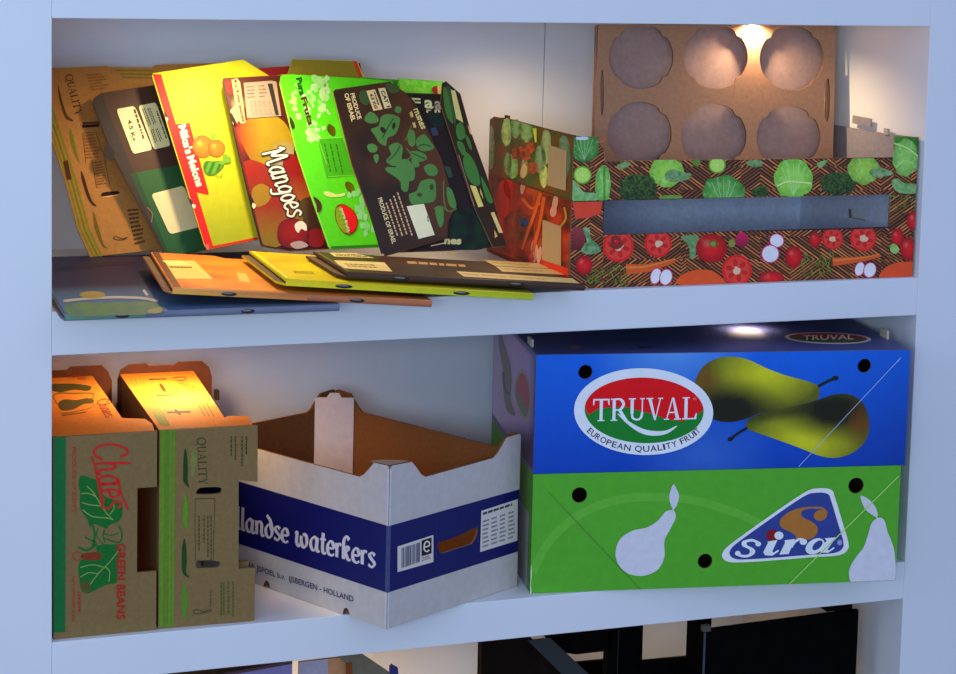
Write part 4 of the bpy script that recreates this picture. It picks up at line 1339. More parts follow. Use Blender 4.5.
plate(tb, (VW-.004, .004, 0), (0, 1, 0), (0, 0, 1), tq, [], .002, GREYDK, GREYDK, GREYDK); tb.build('stacking_tab', v2)
tb = Mesh(MV2, M_KRAFT); tb.box((.002, .30, lft[0][1]), (.006, .316, lft[0][1]+.010), D(90, 70, 60)); tb.build('stacking_tab', v2)
tb = Mesh(MV2, M_KRAFT); tb.box((.594, .085, hcr-.004), (.598, .098, hcr+.006), D(170, 160, 150)); tb.build('stacking_tab', v2)
lp = Mesh(MV2, M_KRAFT)
P = [Vector((.005, .02, hcl-.003)), Vector((.034, .045, hcl-.012)), Vector((.034, .24, lft[0][1]-.012)), Vector((.005, .26, lft[0][1]-.001))]
lp.face(P, D(196, 176, 90)); lp.face([p-Vector((0, 0, .003)) for p in reversed(P)], D(150, 120, 70)); lp.build('side_lip', v2)  # yellow lamplight painted into the upper face of the lip
bk = Mesh(MV2, [M_CARD, M_KRAFT]); plate(bk, (VW, VD, 0), (-1, 0, 0), (0, 0, 1), [(0, 0), (VW, 0), (VW, lft[0][1]-.004), (VW-.05, lft[0][1]-.004), (VW-.06, hl), (.06, hl), (.05, hcr-.006), (0, hcr-.006)], [], .004, WICK, GREYDK, D(120, 100, 90), (0, 1, 1)); bk.build('back_panel', v2)
bo = Mesh(MV2, M_KRAFT); bo.box((.004, .004, 0), (VW-.004, VD-.004, .004), GREYDK); bo.build('bottom_panel', v2)

# ---------- cup divider standing in the upper crate
zb = MV2.translation.z+.0072
MD = frame((.925, .228, zb), (1, 0, 0), (0, .11, 1))
C_D = (590, 10, 3.677)
TAN = D(176, 132, 100)
dv = thing('cup_divider', 'tan cardboard divider with six round openings, standing upright in the upper vegetable crate', 'cardboard insert', MD)
ol = mpx(MD, *XZ, [(30, 60), (36, 53), (895, 57), (905, 66), (893, 548), (18, 468)], C_D)
ol = [(ol[5][0]-.002, .0)] + [ol[5], ol[0], ol[1], ol[2], ol[3], ol[4], (ol[4][0]-.002, 0)]
cs = [(188, 172, 120), (462, 172, 120), (742, 178, 120), (182, 455, 120), (455, 465, 122), (730, 470, 120)]
hol = []
for cx, cy, r in cs:
    P = ell(cx, cy, r*.985, r*.985, 0, 40)
    # four little notched tabs eat into the circle
    P2 = []
    for x, y in P:
        an = math.degrees(math.atan2(y-cy, x-cx)) % 90
        k = .93 if 37 < an < 53 else 1
        P2.append((cx+(x-cx)*k, max(62, cy+(y-cy)*k)))
    hol.append([(s_, max(.004, z_)) for s_, z_ in mpx(MD, *XZ, P2, C_D)])
slx_ = mpx(MD, *XZ, smooth([(862, 300), (868, 262), (878, 255), (882, 300), (880, 380), (872, 410), (862, 380)], True, 3), C_D)
sly_ = mpx(MD, *XZ, smooth([(38, 300), (41, 230), (48, 226), (51, 300), (49, 370), (42, 385)], True, 3), C_D)
df = Mesh(MD, [M_KRAFT]); plate(df, (0, 0, 0), (1, 0, 0), (0, 0, 1), ol, hol+[slx_, sly_], .0035, TAN, TAN, D(120, 80, 50)); df.build('front_sheet', dv)
db = Mesh(MD, [M_KRAFT]); plate(db, (0, .0115, 0), (1, 0, 0), (0, 0, 1), [(p[0], p[1]) for p in ol], [], .003, D(164, 136, 126), TAN, D(120, 80, 50)); db.build('back_sheet', dv)
x0, x1 = ol[1][0]+.02, ol[5][0]-.02
for xx in (x0, x1):
    e = Mesh(MD, M_KRAFT); e.box((xx, .0036, .001), (xx+.003, .0114, .19), TAN); e.build('edge_fold', dv)

# ================================================================== FLATTENED CARTONS LYING IN A PILE
C_F1 = (45, 235, 4.78); C_F2 = (230, 235, 4.78); C_F3 = (400, 225, 4.78)
XY = lambda th: ((0, 0, th), (1, 0, 0), (0, 1, 0))


def flat(name, label, o, xd, w, d, th, top, side, under, build_art, lap=.012):
    M = frame(o, xd)
    t = thing(name, label, 'carton', M, 'flattened cartons lying on the middle shelf')
    up = Mesh(M, [M_CARD, M_KRAFT]); up_h = .0035
    plate(up, (0, .003, th), (1, 0, 0), (0, 1, 0), [(0, 0), (w, 0), (w, d-.01), (w*.74, d-.01), (w*.70, d-.03), (w*.3, d-.03), (w*.26, d-.01), (0, d-.01)], [], up_h, top, D(120, 96, 66), side, (0, 1, 1))
    lo = Mesh(M, [M_CARD, M_KRAFT]); plate(lo, (0, .003, .0035), (1, 0, 0), (0, 1, 0), [(0, 0), (w, 0), (w, d-.014), (-lap, d-.014), (-lap*.8, .02)], [], .0033, D(126, 100, 70), under, side, (1, 0, 1))
    ed = Mesh(M, [M_CARD, M_KRAFT])
    n = 6; r = th/2
    for i in range(n):
        a0 = -math.pi/2+math.pi*i/n; a1 = -math.pi/2+math.pi*(i+1)/n
        p0 = (.003-.003*math.cos(a0)*1.3, r+r*math.sin(a0)); p1 = (.003-.003*math.cos(a1)*1.3, r+r*math.sin(a1))
        ed.face([(0, p0[0], p0[1]), (w, p0[0], p0[1]), (w, p1[0], p1[1]), (0, p1[0], p1[1])], side)
    a = Art(up, *XY(th)); e = Art(ed, (0, -.0012, 0), (1, 0, 0), (0, 0, 1))
    build_art(a, e, w, d, th)
    up.build('upper_panel', t); lo.build('lower_panel', t); ed.build('folded_edge', t)
    return t


def slot_mark(e, x, th, w=.020):
    e.metres()
    e.poly(ell(x, th*.5, w*.5, th*.30, 0, 14), D(22, 18, 16), 2)
    e.poly(ell(x-w*.08, th*.62, w*.34, th*.13, 0, 12), D(130, 120, 108), 3)


def art_blue(a, e, w, d, th):
    a.metres()
    a.clip = rect(.001, .004, w-.001, d-.012)
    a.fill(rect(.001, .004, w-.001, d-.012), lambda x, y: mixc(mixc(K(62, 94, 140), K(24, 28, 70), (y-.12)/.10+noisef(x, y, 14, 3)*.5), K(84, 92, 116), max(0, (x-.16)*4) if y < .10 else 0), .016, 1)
    a.crop(*C_F1); a.clip = None
    a.fill(smooth([(105, 330), (300, 325), (470, 322), (545, 330), (560, 366), (470, 382), (300, 386), (130, 390)]), lambda x, y: mixc(K(84, 120, 84), K(70, 100, 110), noisef(x, y, .02, 2)+.3), 22, 2)
    a.stroke([(88, 318), (200, 306), (330, 300), (460, 304), (540, 318)], 12, K(146, 152, 160), 3, sm=3)
    a.poly(ell(226, 288, 62, 17, 0, 24), K(126, 122, 76), 4)
    a.poly(smooth([(490, 364), (540, 348), (560, 354), (552, 374), (505, 378)]), K(118, 126, 100), 4)
    a.stroke([(470, 265), (490, 290)], 12, K(150, 160, 190), 3)
    a.stroke([(50, 165), (200, 150), (420, 130)], 16, K(20, 22, 52), 2, sm=3)
    e.metres(); e.poly(rect(.002, th*.2, .11, th*.95), K(84, 130, 120), 1)
    slot_mark(e, .078, th); slot_mark(e, .252, th)


flat('flattened_carton', 'dark blue flattened carton lying at the bottom of the pile, at the left shelf side', (.0065, -.0765, Z_M1+.0006), (.384, -.009, 0), .384, .50, .0102, K(40, 50, 92), K(92, 104, 134), D(120, 100, 80), art_blue, .004)


def art_orange(a, e, w, d, th):
    a.crop(*C_F1)
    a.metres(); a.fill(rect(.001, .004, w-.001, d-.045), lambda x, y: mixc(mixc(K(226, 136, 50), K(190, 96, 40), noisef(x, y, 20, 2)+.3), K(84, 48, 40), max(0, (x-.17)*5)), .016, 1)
    a.crop(*C_F1)
    a.clip = [(490, 118), (955, 130), (990, 270), (560, 250)]
    a.poly([(540, 122), (715, 124), (760, 170), (805, 212), (620, 210), (570, 165)], K(222, 186, 116), 2)
    a.poly([(560, 124), (650, 124), (700, 146), (600, 150)], K(240, 206, 140), 3)
    a.lines([(590, 150), (700, 152), (705, 162), (600, 160)], 1, K(120, 66, 30), 4, seed=2)
    a.poly([(915, 180), (960, 185), (985, 230), (930, 222)], K(216, 176, 100), 2)
    a.clip = None
    a.metres(); a.poly(rect(.002, .004, .012, d-.012), K(96, 56, 34), 3)
    e.metres(); e.poly([(.0, th*.15), (.19, th*.15), (.19, th*.95), (0, th*.95)], [K(224, 150, 66), K(176, 112, 66), K(150, 90, 60), K(220, 144, 70)], 1)
    slot_mark(e, .079, th, .022); slot_mark(e, .262, th, .022)


flat('flattened_carton', 'orange flattened carton with cream patches, lying between the blue and the yellow one', (.157, -.057, Z_M1+.0285), (.370, -.032, -.0272), .372, .325, .0098, K(200, 116, 50), K(150, 98, 70), D(120, 92, 66), art_orange)


def art_yellow(a, e, w, d, th):
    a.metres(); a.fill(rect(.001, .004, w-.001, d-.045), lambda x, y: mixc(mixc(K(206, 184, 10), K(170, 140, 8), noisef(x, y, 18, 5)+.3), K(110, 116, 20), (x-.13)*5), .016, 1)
    a.crop(*C_F2)
    a.lines([(300, 170), (430, 178), (440, 190), (310, 184)], 2, K(120, 104, 10), 2, seed=8)
    a.metres(); a.poly(rect(.002, .004, .007, d-.012), K(226, 210, 60), 3)
    e.metres(); e.poly(rect(0, th*.12, w, th*.95), [K(200, 190, 20), K(150, 170, 10), K(140, 160, 10), K(200, 180, 10)], 1)
    slot_mark(e, .085, th, .026); slot_mark(e, .262, th, .026)


flat('flattened_carton', 'yellow flattened carton, lying above the orange one and under the dark brown one', (.318, -.058, Z_M1+.0345), (.372, -.012, -.0327), .374, .27, .0098, K(190, 170, 14), K(160, 166, 16), D(140, 120, 60), art_yellow)


def art_brown(a, e, w, d, th):
    a.metres(); a.fill(rect(.001, .004, w-.001, d-.012), lambda x, y: mixc(K(74, 50, 34), K(48, 32, 24), .5+noisef(x, y, 12, 7)), .02, 1)
    CR = K(214, 184, 140)
    a.clip = None
    a.crop(*C_F2)
    a.poly([(496, 122), (738, 132), (776, 176), (536, 160)], CR, 2)
    a.lines([(540, 136), (725, 142), (745, 164), (570, 154)], 2, K(140, 110, 80), 3, seed=3)
    a.poly([(474, 86), (600, 88), (690, 112), (500, 104)], CR, 2); a.lines([(500, 90), (660, 96), (680, 110), (510, 102)], 2, K(90, 70, 50), 3, seed=4)
    a.crop(*C_F3)
    for q, n in (([(396, 168), (668, 185), (715, 210), (452, 196)], 1), ([(456, 199), (742, 212), (785, 240), (490, 224)], 1), ([(268, 222), (824, 256), (860, 281), (306, 248)], 1)):
        a.poly(q, CR, 2)
        a.lines([(q[0][0]+20, q[0][1]+5), (q[1][0]-10, q[1][1]+5), (q[2][0]-20, q[2][1]-5), (q[3][0]+10, q[3][1]-5)], n, K(186, 150, 104), 3, h=.35, seed=n)
    a.lines([(30, 172), (400, 194), (410, 210), (38, 188)], 1, K(164, 140, 110), 2, h=.7, seed=21)
    a.metres(); a.poly(rect(.002, .004, .006, d-.012), K(110, 88, 76), 3)
    slot_mark(e, .082, th, .026); slot_mark(e, .262, th, .026)


flat('flattened_carton', 'dark brown flattened carton with cream stickers, lying on top of the pile', (.411, -.045, Z_M1+.0395), (.372, -.003, -.0310), .372, .20, .0098, K(66, 46, 32), K(60, 44, 34), D(110, 86, 60), art_brown)

# ================================================================== FLATTENED CARTONS LEANING IN A ROW
GR_LEAN = 'flattened cartons leaning on the middle shelf'
C_N = (45, 55, 6.415); C_O = (60, 160, 6.415); C_P = (140, 55, 6.415); C_Q = (140, 150, 6.415)
C_R = (215, 55, 6.415); C_T = (220, 150, 6.415); C_U = (275, 55, 6.415); C_V = (290, 150, 6.415)
C_W = (380, 65, 6.415); C_X = (390, 155, 6.415); C_0 = (40, 40, 3.967); C_1 = (40, 170, 3.967)
C_H0 = (260, 60, 3.967)


class Lean:
    def __init__(s, name, label, x, y, z, tilt, front, fcol, back=None, bcol=None, holes=(), th=.004, mat=None, edge=D(120, 96, 66), gap=.0058):
        t = math.radians(tilt)
        s.M = frame((x, y, z), (1, 0, 0), (0, math.sin(t), math.cos(t)))
        s.t = thing(name, label, 'carton', s.M, GR_LEAN)
        mt = mat or M_CARD
        s.fr = Mesh(s.M, [mt, M_KRAFT])
        s.out = mpx(s.M, *XZ, front)
        plate(s.fr, *XZ, s.out, [mpx(s.M, *XZ, h) for h in holes], th, fcol, D(130, 104, 72), edge, (0, 1, 1))
        s.a = Art(s.fr, *XZ).crop(0, 0, 1)
        s.bk = None
        s.stickers = []
        if back:
            s.bk = Mesh(s.M, [mt, M_KRAFT])
            O = (0, gap, 0)
            plate(s.bk, O, (1, 0, 0), (0, 0, 1), mpx(s.M, O, (1, 0, 0), (0, 0, 1), back), [], th, bcol, D(130, 104, 72), edge, (0, 1, 1))
            s.b = Art(s.bk, O, (1, 0, 0), (0, 0, 1)).crop(0, 0, 1)

    def done(s):
        p = s.fr.build('front_panel', s.t)
        for o in s.stickers:
            o.parent = p
        if s.bk:
            s.bk.build('back_panel', s.t)

    def patch(s, name, crop, P, col, label=None, draw=None, layer=6):
        m = Mesh(s.M, M_PAPER); a = Art(m, *XZ).crop(*crop); a.poly(P, col, layer)
        if draw:
            draw(a)
        o = m.build(name, s.t, label)
        s.stickers.append(o)
        return o


# ---- 1: tan carton with green stripes
L = Lean('flattened_carton', 'tan leaning flattened carton with green stripes and long pods, leftmost of the row', .095, .400, Z_M1+.0118, 18,
         [(90.2, 257), (78, 230), (65, 181), (28, 69), (106.6, 66), (119.8, 73), (126, 84), (152, 81.5), (225, 78), (262, 225), (160, 249.5)], K(140, 108, 64),
         [(100, 66.8), (151, 67.6), (156, 65), (168, 64.4), (220, 63), (290, 220), (150, 240), (110, 130)], K(142, 112, 68), mat=M_KRAFT)
a = L.a
a.crop(0, 0, 1)
for k, (o, c) in enumerate(((2.6, K(104, 110, 34)), (6.6, K(92, 104, 26)), (10.6, K(104, 112, 30)))):
    a.stroke([(30+o, 74), (65+o, 181), (78+o, 229), (91+o, 256.5)], 2.3, c, 1)
b = L.b
for k in range(3):
    b.poly([(112, 69.4+k*3.6), (153, 70+k*3.6), (153, 71.6+k*3.6), (112, 71+k*3.6)], K(110, 106, 30), 1)
DI = K(62, 40, 20)
a.crop(*C_N)
a.serif('QUALITY', (128, 130), (196, 392), (46, -10), DI, 2)
a.poly(smooth([(84, 188), (96, 240), (118, 320), (142, 385), (182, 420), (165, 424), (128, 400), (104, 330), (88, 260)]), K(74, 60, 24), 2)
a.poly(smooth([(160, 470), (176, 510), (195, 580), (214, 660), (222, 690), (200, 660), (176, 600), (160, 520)]), K(96, 104, 30), 2)
a.poly([(238, 432), (345, 426), (348, 440), (242, 446)], K(80, 46, 26), 2); a.poly([(235, 450), (346, 443), (348, 460), (240, 468)], K(40, 20, 16), 3)
a.lines([(262, 120), (390, 112), (412, 215), (300, 235)], 6, K(120, 80, 36), 2, seed=4)
a.lines([(245, 510), (320, 500), (380, 660), (260, 670)], 8, K(112, 76, 36), 2, seed=5)
a.stroke([(240, 502), (325, 495), (395, 690)], 4, K(100, 66, 30), 2); a.stroke([(240, 502), (262, 690)], 4, K(100, 66, 30), 2)
a.crop(*C_O)
a.stroke([(205, 0), (235, 178), (320, 165), (285, 0)], 4, K(86, 56, 26), 2)
a.lines([(215, 10), (280, 0), (306, 158), (240, 165)], 9, K(100, 70, 34), 2, seed=9)
a.poly(smooth([(135, 70), (155, 110), (178, 190), (205, 260), (235, 296), (210, 290), (180, 250), (155, 180), (138, 120)]), K(56, 34, 20), 2)
a.poly(smooth([(212, 328), (232, 380), (255, 460), (280, 540), (306, 564), (275, 555), (245, 500), (220, 420)]), K(92, 84, 20), 2)
a.poly(smooth([(266, 216), (290, 206), (370, 200), (378, 214), (350, 222), (285, 232), (265, 230)]), K(30, 14, 12), 2)
a.poly([(272, 236), (372, 222), (374, 228), (276, 242)], K(190, 150, 110), 2)
a.stroke([(340, 500), (360, 492), (400, 505), (432, 496), (405, 512), (365, 512), (342, 505)], 5, DI, 2, sm=3)
a.lines([(430, 310), (505, 305), (560, 530), (480, 550)], 9, K(80, 50, 26), 2, seed=6)
a.poly([(20, 10), (48, 0), (76, 122), (44, 128)], K(70, 38, 20), 3)
L.done()

# ---- 2: brown over green carton
L = Lean('flattened_carton', 'dark brown and green leaning flattened carton with cream labels, second from the left', .235, .372, Z_M1+.0128, 18,
         [(167, 258), (163.5, 253), (111, 152), (92.6, 103), (94, 98), (101, 93), (152.5, 85.4), (190, 79), (245, 72), (300, 230), (201, 250.5)], K(62, 42, 24),
         [(160, 84), (235, 72), (300, 220), (200, 240)], K(60, 42, 28))
a = L.a
a.crop(0, 0, 1)
a.poly([(136, 172.5), (176.5, 165.5), (200, 160), (232, 240), (201, 249.8), (170, 256.5)], K(32, 84, 42), 1)
a.poly([(92.9, 103), (95, 98.5), (101, 94), (134, 172), (170, 257), (164.5, 252.5), (111.5, 152)], K(44, 38, 32), 2)
a.poly([(130, 174), (136, 172), (170, 257), (164.5, 252)], K(28, 64, 36), 3)
a.crop(*C_N)
a.poly(ell(412, 628, 32, 50, -.3, 20), K(20, 16, 14), 4)
a.crop(*C_O)
a.poly(ell(570, 345, 22, 52, -.35, 20), K(54, 44, 34), 4); a.stroke([(560, 305), (592, 345), (585, 400)], 7, K(110, 100, 90), 5, sm=3)
CRM = K(232, 212, 172)


def rr_(P, k=.1):
    """quad with softened corners"""
    out = []
    for i in range(4):
        p, q, r = P[i-1], P[i], P[(i+1) % 4]
        out += [tuple(q[j]+(p[j]-q[j])*k for j in (0, 1)), tuple(q[j]*.85+p[j]*.075+r[j]*.075 if False else q[j]+((p[j]-q[j])+(r[j]-q[j]))*k*.3 for j in (0, 1)), tuple(q[j]+(r[j]-q[j])*k for j in (0, 1))]
    return out


def d1(a):
    a.text('4.5 Kg', (528, 420), (562, 556), (24, -7), K(70, 46, 30), 7, bold=.02)
    a.lines([(580, 348), (656, 592), (642, 598), (564, 353)], 1, K(96, 66, 44), 7, h=.8, seed=3)


def d2(a):
    IK = K(84, 66, 46)
    a.lines([(642, 342), (690, 466), (664, 474), (618, 348)], 2, IK, 7, h=.45, seed=11)
    a.lines([(676, 338), (724, 462), (700, 468), (652, 344)], 2, IK, 7, h=.45, seed=12)
    a.lines([(696, 474), (730, 576), (708, 584), (672, 482)], 2, IK, 7, h=.45, seed=13)
    a.lines([(726, 470), (762, 566), (740, 574), (704, 478)], 2, IK, 7, h=.45, seed=14)
    a.lines([(722, 358), (786, 536), (772, 540), (708, 362)], 1, IK, 7, h=.6, seed=15)


L.patch('paper_label', C_N, rr_([(455, 348), (575, 327), (690, 608), (564, 637)]), CRM, 'cream label with the weight', d1)
L.patch('paper_label', C_N, rr_([(596, 327), (712, 304), (806, 582), (696, 608)]), CRM, 'cream label with small print', d2)
L.patch('paper_label', C_1, rr_([(440, 96), (570, 62), (640, 225), (514, 256)], .08), K(224, 190, 160), 'blank cream label')
L.done()

# ---- 3: yellow melon carton with a red edge
L = Lean('flattened_carton', 'bright yellow leaning flattened carton with a red left edge and a melon picture', .305, .332, Z_M1+.0275, 18,
         [(207, 250), (204.5, 246), (152, 76), (153, 73.2), (243, 59.6), (249.5, 63.4), (269.4, 76), (287.6, 74), (292.5, 59), (357, 61), (425, 214), (258.5, 239.5)], K(206, 214, 10),
         [(252, 68.5), (292, 66), (320, 64), (360, 63), (363.5, 79), (430, 220), (300, 235), (230, 150)], K(120, 16, 22))
a = L.a
a.crop(0, 0, 1)
a.fill([(161, 74.5), (243, 60), (249, 63.8), (269, 76.4), (285, 74.8), (335, 225), (258, 237.5), (213, 246)], lambda x, y: mixc(mixc(K(246, 236, 20), K(150, 166, 12), (y-95)/130), K(180, 186, 20), max(0, (x-240)/50)), 6, 1)  # brighter top is lamp glow painted into the yellow
a.poly([(287.8, 74.2), (292.7, 59.3), (352, 61.2), (360, 80), (330, 90)], K(128, 124, 30), 2)
a.poly([(352, 61), (356.6, 61.3), (363.5, 79), (360, 80)], K(170, 60, 40), 3)
RED = K(216, 26, 16)
a.poly([(152.6, 74), (161, 74.6), (213, 246), (258, 237), (258.2, 239.4), (207.5, 249.6), (205, 246)], RED, 2)
a.crop(*C_P)
a.poly(rr_([(224, 446), (318, 436), (444, 900), (352, 880)], .06), RED, 3)
a.poly(rr_([(250, 444), (318, 436), (352, 570), (300, 590)], .1), K(206, 30, 22), 4)
CW_ = K(244, 232, 200)
a.text("Mike's", (246, 455), (295, 640), (46, -12), CW_, 5, bold=.045)
a.crop(*C_Q)
a.text("Melons", (300, 44), (365, 240), (46, -14), CW_, 5, bold=.045)
a.crop(*C_P)
OR = K(240, 160, 24)


def mel(cx, cy, r):
    return lambda x, y: mixc(mixc(K(232, 124, 18), K(186, 82, 10), math.hypot((x-cx)/r, (y-cy)/r)*.8-.1+noisef(x, y, .1, 3)*.3), K(246, 190, 80), max(0, .6-math.hypot((x-cx+r*.3)/r, (y-cy+r*.3)/r)*1.6))


a.poly(ell(402, 588, 66, 74, -.2, 26), K(120, 90, 16), 5); a.fill(ell(402, 588, 62, 70, -.2, 26), mel(402, 588, 70), 12, 6)
a.poly(ell(490, 600, 56, 56, 0, 24), K(120, 90, 16), 7); a.fill(ell(490, 600, 52, 52, 0, 24), mel(490, 600, 54), 12, 8)
a.poly(smooth([(440, 530), (462, 502), (485, 505), (482, 530), (455, 545)]), K(110, 160, 30), 9)
a.crop(*C_Q)
a.poly(smooth([(405, 96), (425, 72), (470, 74), (515, 70), (540, 90), (515, 130), (470, 160), (430, 158), (410, 130)]), K(60, 120, 20), 9)
a.fill(smooth([(410, 98), (428, 77), (470, 78), (512, 75), (534, 92), (512, 126), (470, 155), (434, 153), (414, 128)]), lambda x, y: mixc(K(84, 150, 30), K(40, 100, 20), .5+.6*math.sin((x+y*.4)*.14)), 8, 10)
for P in ([(530, 75), (545, 40), (580, 50), (582, 78), (555, 86)], [(540, 60), (528, 40), (548, 28), (562, 46)], [(500, 85), (520, 70), (545, 80), (530, 96)]):
    a.poly(smooth(P), K(96, 150, 30), 11)
a.stroke([(470, 152), (500, 172), (522, 172), (518, 152)], 5, K(110, 140, 30), 9, sm=4)
a.crop(0, 0, 1)
a.poly(smooth([(164.2, 111), (167, 115), (168.5, 119.5), (166.5, 121), (165, 117)]), K(30, 20, 20), 6); a.poly(smooth([(165.5, 117), (168, 119), (167.2, 122), (165.5, 120)]), K(210, 190, 180), 7)
a.poly(smooth([(187.5, 197.5), (191, 200), (194.5, 206), (193, 208.5), (190, 204)]), K(60, 50, 60), 6); a.poly(smooth([(192, 204), (195.5, 205.5), (194.6, 208.5), (192.5, 208)]), K(216, 190, 180), 7)
a.poly(smooth([(205, 245), (208.5, 244.5), (209, 249), (206.5, 249.6)]), K(220, 100, 90), 6)
L.done()

# ---- 4: mango carton
L = Lean('flattened_carton', 'leaning flattened carton covered with ripe mangoes, lettered down its middle, beside the yellow one', .395, .305, Z_M1+.0365, 18,
         [(262, 246), (260.5, 243), (253, 215), (238, 150), (222.5, 82), (223.5, 78), (278, 75.2), (300, 74), (345, 248), (290, 251)], K(92, 30, 14),
         [(240, 79), (282, 76.5), (350, 240), (290, 245)], K(60, 40, 20))
a = L.a
clipm = [(223.2, 79), (299, 75), (344, 247), (290, 250), (262.5, 245)]
a.crop(0, 0, 1); a.clip = clipm


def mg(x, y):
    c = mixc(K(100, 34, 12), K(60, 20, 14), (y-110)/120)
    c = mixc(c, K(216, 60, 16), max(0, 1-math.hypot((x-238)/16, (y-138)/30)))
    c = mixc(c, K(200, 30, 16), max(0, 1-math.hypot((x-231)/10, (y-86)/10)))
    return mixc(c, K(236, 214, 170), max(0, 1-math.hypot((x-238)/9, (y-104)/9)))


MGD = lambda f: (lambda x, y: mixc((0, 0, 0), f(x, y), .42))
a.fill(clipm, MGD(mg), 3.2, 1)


def fruit(P, fn, step=3, layer=2):
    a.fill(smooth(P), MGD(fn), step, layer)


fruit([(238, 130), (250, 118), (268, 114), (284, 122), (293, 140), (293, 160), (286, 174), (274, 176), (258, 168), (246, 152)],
      lambda x, y: mixc(mixc(K(214, 176, 20), K(196, 90, 14), max(0, (262-x)/22)), K(238, 226, 190), max(0, 1.15-math.hypot((x-285)/16, (y-160)/18))), 3, 2)
fruit([(283, 160), (292, 154), (302, 164), (310, 185), (309, 198), (300, 201), (290, 190), (284, 178)], lambda x, y: mixc(K(170, 30, 14), K(210, 120, 40), (y-175)/26), 3, 3)
fruit([(241, 170), (246, 161), (256, 161), (274, 170), (290, 184), (299, 205), (303, 222), (296, 236), (280, 246), (264, 246), (254, 215)],
      lambda x, y: mixc(mixc(K(176, 60, 18), K(170, 150, 20), (y-205)/36+max(0, (x-286)/14)), K(230, 40, 14), max(0, 1-math.hypot((x-250)/14, (y-172)/12)))if True else 0, 3, 4)
fruit([(252, 190), (262, 184), (272, 192), (266, 204), (254, 206)], lambda x, y: K(200, 160, 30), 3, 5)
fruit([(300, 202), (312, 198), (320, 215), (326, 238), (314, 232), (304, 220)], lambda x, y: mixc(K(80, 50, 14), K(110, 96, 30), (310-x)/8), 3, 5)
# red fruit at the foot
fruit([(277, 232), (280, 223), (288, 219), (298, 219), (306, 224), (309, 234), (306, 243), (296, 248), (284, 247), (278, 241)], lambda x, y: mixc(K(214, 26, 18), K(120, 8, 8), math.hypot((x-292)/17, (y-232)/15)-.2), 2.5, 6)
fruit([(308, 232), (318, 229), (324, 236), (322, 246), (310, 246)], lambda x, y: K(160, 20, 16), 3, 6)
a.poly(smooth([(295, 224), (301, 221), (306, 225), (306, 231), (301, 229), (298, 233), (295, 229)]), K(230, 200, 200), 7)
a.poly(smooth([(290, 244), (300, 241), (308, 246), (296, 249)]), K(150, 140, 150), 7)
a.clip = None
a.stroke([(223, 84), (237.5, 150), (253, 215), (261, 244)], 1.6, K(44, 22, 14), 7)
a.poly(smooth([(231, 113), (234, 118), (236.5, 124), (234.5, 126), (231.8, 120)]), K(30, 16, 14), 8)
a.poly(smooth([(249, 195), (252.5, 199), (255, 206), (253, 208), (250, 201)]), K(30, 16, 14), 8); a.poly(smooth([(252.5, 203), (255.6, 205.5), (254, 209), (252, 207)]), K(220, 196, 170), 9)
# brush lettering
a.crop(0, 0, 1)
a.pen('Mangoes', (261.5, 152), (289, 219), (12.6, -4.4), .34, K(40, 18, 14), 9, shear=.12)
a.pen('Mangoes', (261.5, 152), (289, 219), (12.6, -4.4), .17, K(232, 222, 206), 10, shear=.12)


def dn(a):
    a.lines([(196, 196), (262, 192), (272, 280), (208, 284)], 4, K(90, 84, 84), 9, seed=3, h=.35)
    a.lines([(276, 190), (325, 188), (338, 276), (284, 280)], 4, K(90, 84, 84), 9, seed=4, h=.35)
    a.poly([(335, 186), (366, 184), (408, 386), (388, 390)], K(40, 40, 44), 9)
    for r in range(2):
        for c in range(5):
            x = 226+c*30+r*8; y = 300+r*50
            a.stroke([(x, y), (x+22, y-2), (x+29, y+32), (x+7, y+34)], 3, K(96, 90, 92), 9, closed=True)


L.patch('table_label', C_R, [(182, 180), (360, 166), (392, 172), (424, 392), (204, 408)], K(140, 134, 130), 'grey label with a table', dn, 8)


def dn2(a):
    a.text('4 x 9 net weight', (118, 160), (172, 434), (20, -5), K(60, 44, 36), 9, bold=.02)


L.patch('paper_label', C_R, [(104, 160), (140, 150), (160, 175), (196, 436), (166, 444), (152, 420), (128, 455), (108, 440), (118, 400), (92, 362), (130, 320)], K(180, 158, 124), 'torn cream strip label', dn2, 7)
L.done()

# ---- 5: bright green carton
L = Lean('flattened_carton', 'bright green leaning flattened carton with white splashes and a red oval, beside the mango carton', .478, .272, Z_M1+.0315, 18,
         [(330, 249.5), (328, 246), (310, 193), (296, 150), (279.6, 84), (281, 75.6), (291, 74.2), (362, 78.4), (392, 81.4), (395, 86.5), (397.5, 84), (399, 78.2), (442.6, 81.3), (452, 100), (490, 236), (381, 247)], K(78, 196, 20),
         [(360, 77), (400, 80), (440, 84), (480, 225), (400, 240)], K(60, 150, 30), holes=[smooth([(329, 124), (334.5, 127.5), (336, 133), (334, 136.5), (329.5, 134), (327, 128.5)], True, 3), smooth([(347, 181.5), (352.5, 184), (354.8, 190), (353, 193.5), (347.5, 190.5), (345, 185)], True, 3)])
a = L.a
GRN2 = K(78, 196, 20)
rs = random.Random(5)
a.crop(*C_U)
for i in range(60):
    cx = rs.gauss(270, 55) if i < 42 else rs.gauss(250, 25); cy = rs.uniform(150, 400) if i < 42 else rs.gauss(480, 30)
    if not (45+ (cy-140)*.28 < cx < 350+(cy-230)*.2):
        continue
    r = rs.uniform(8, 22)
    a.poly(wob(cx, cy, r, r*1.2, i, .35, 8), mixc(GRN2, K(176, 200, 186), rs.uniform(.3, .75)), 2)
for i in range(10):
    a.poly(wob(115+rs.uniform(-18, 22), rs.uniform(240, 350), 12, 16, i+90, .3, 8), mixc(GRN2, K(160, 200, 150), .6), 2)
a.crop(*C_V)
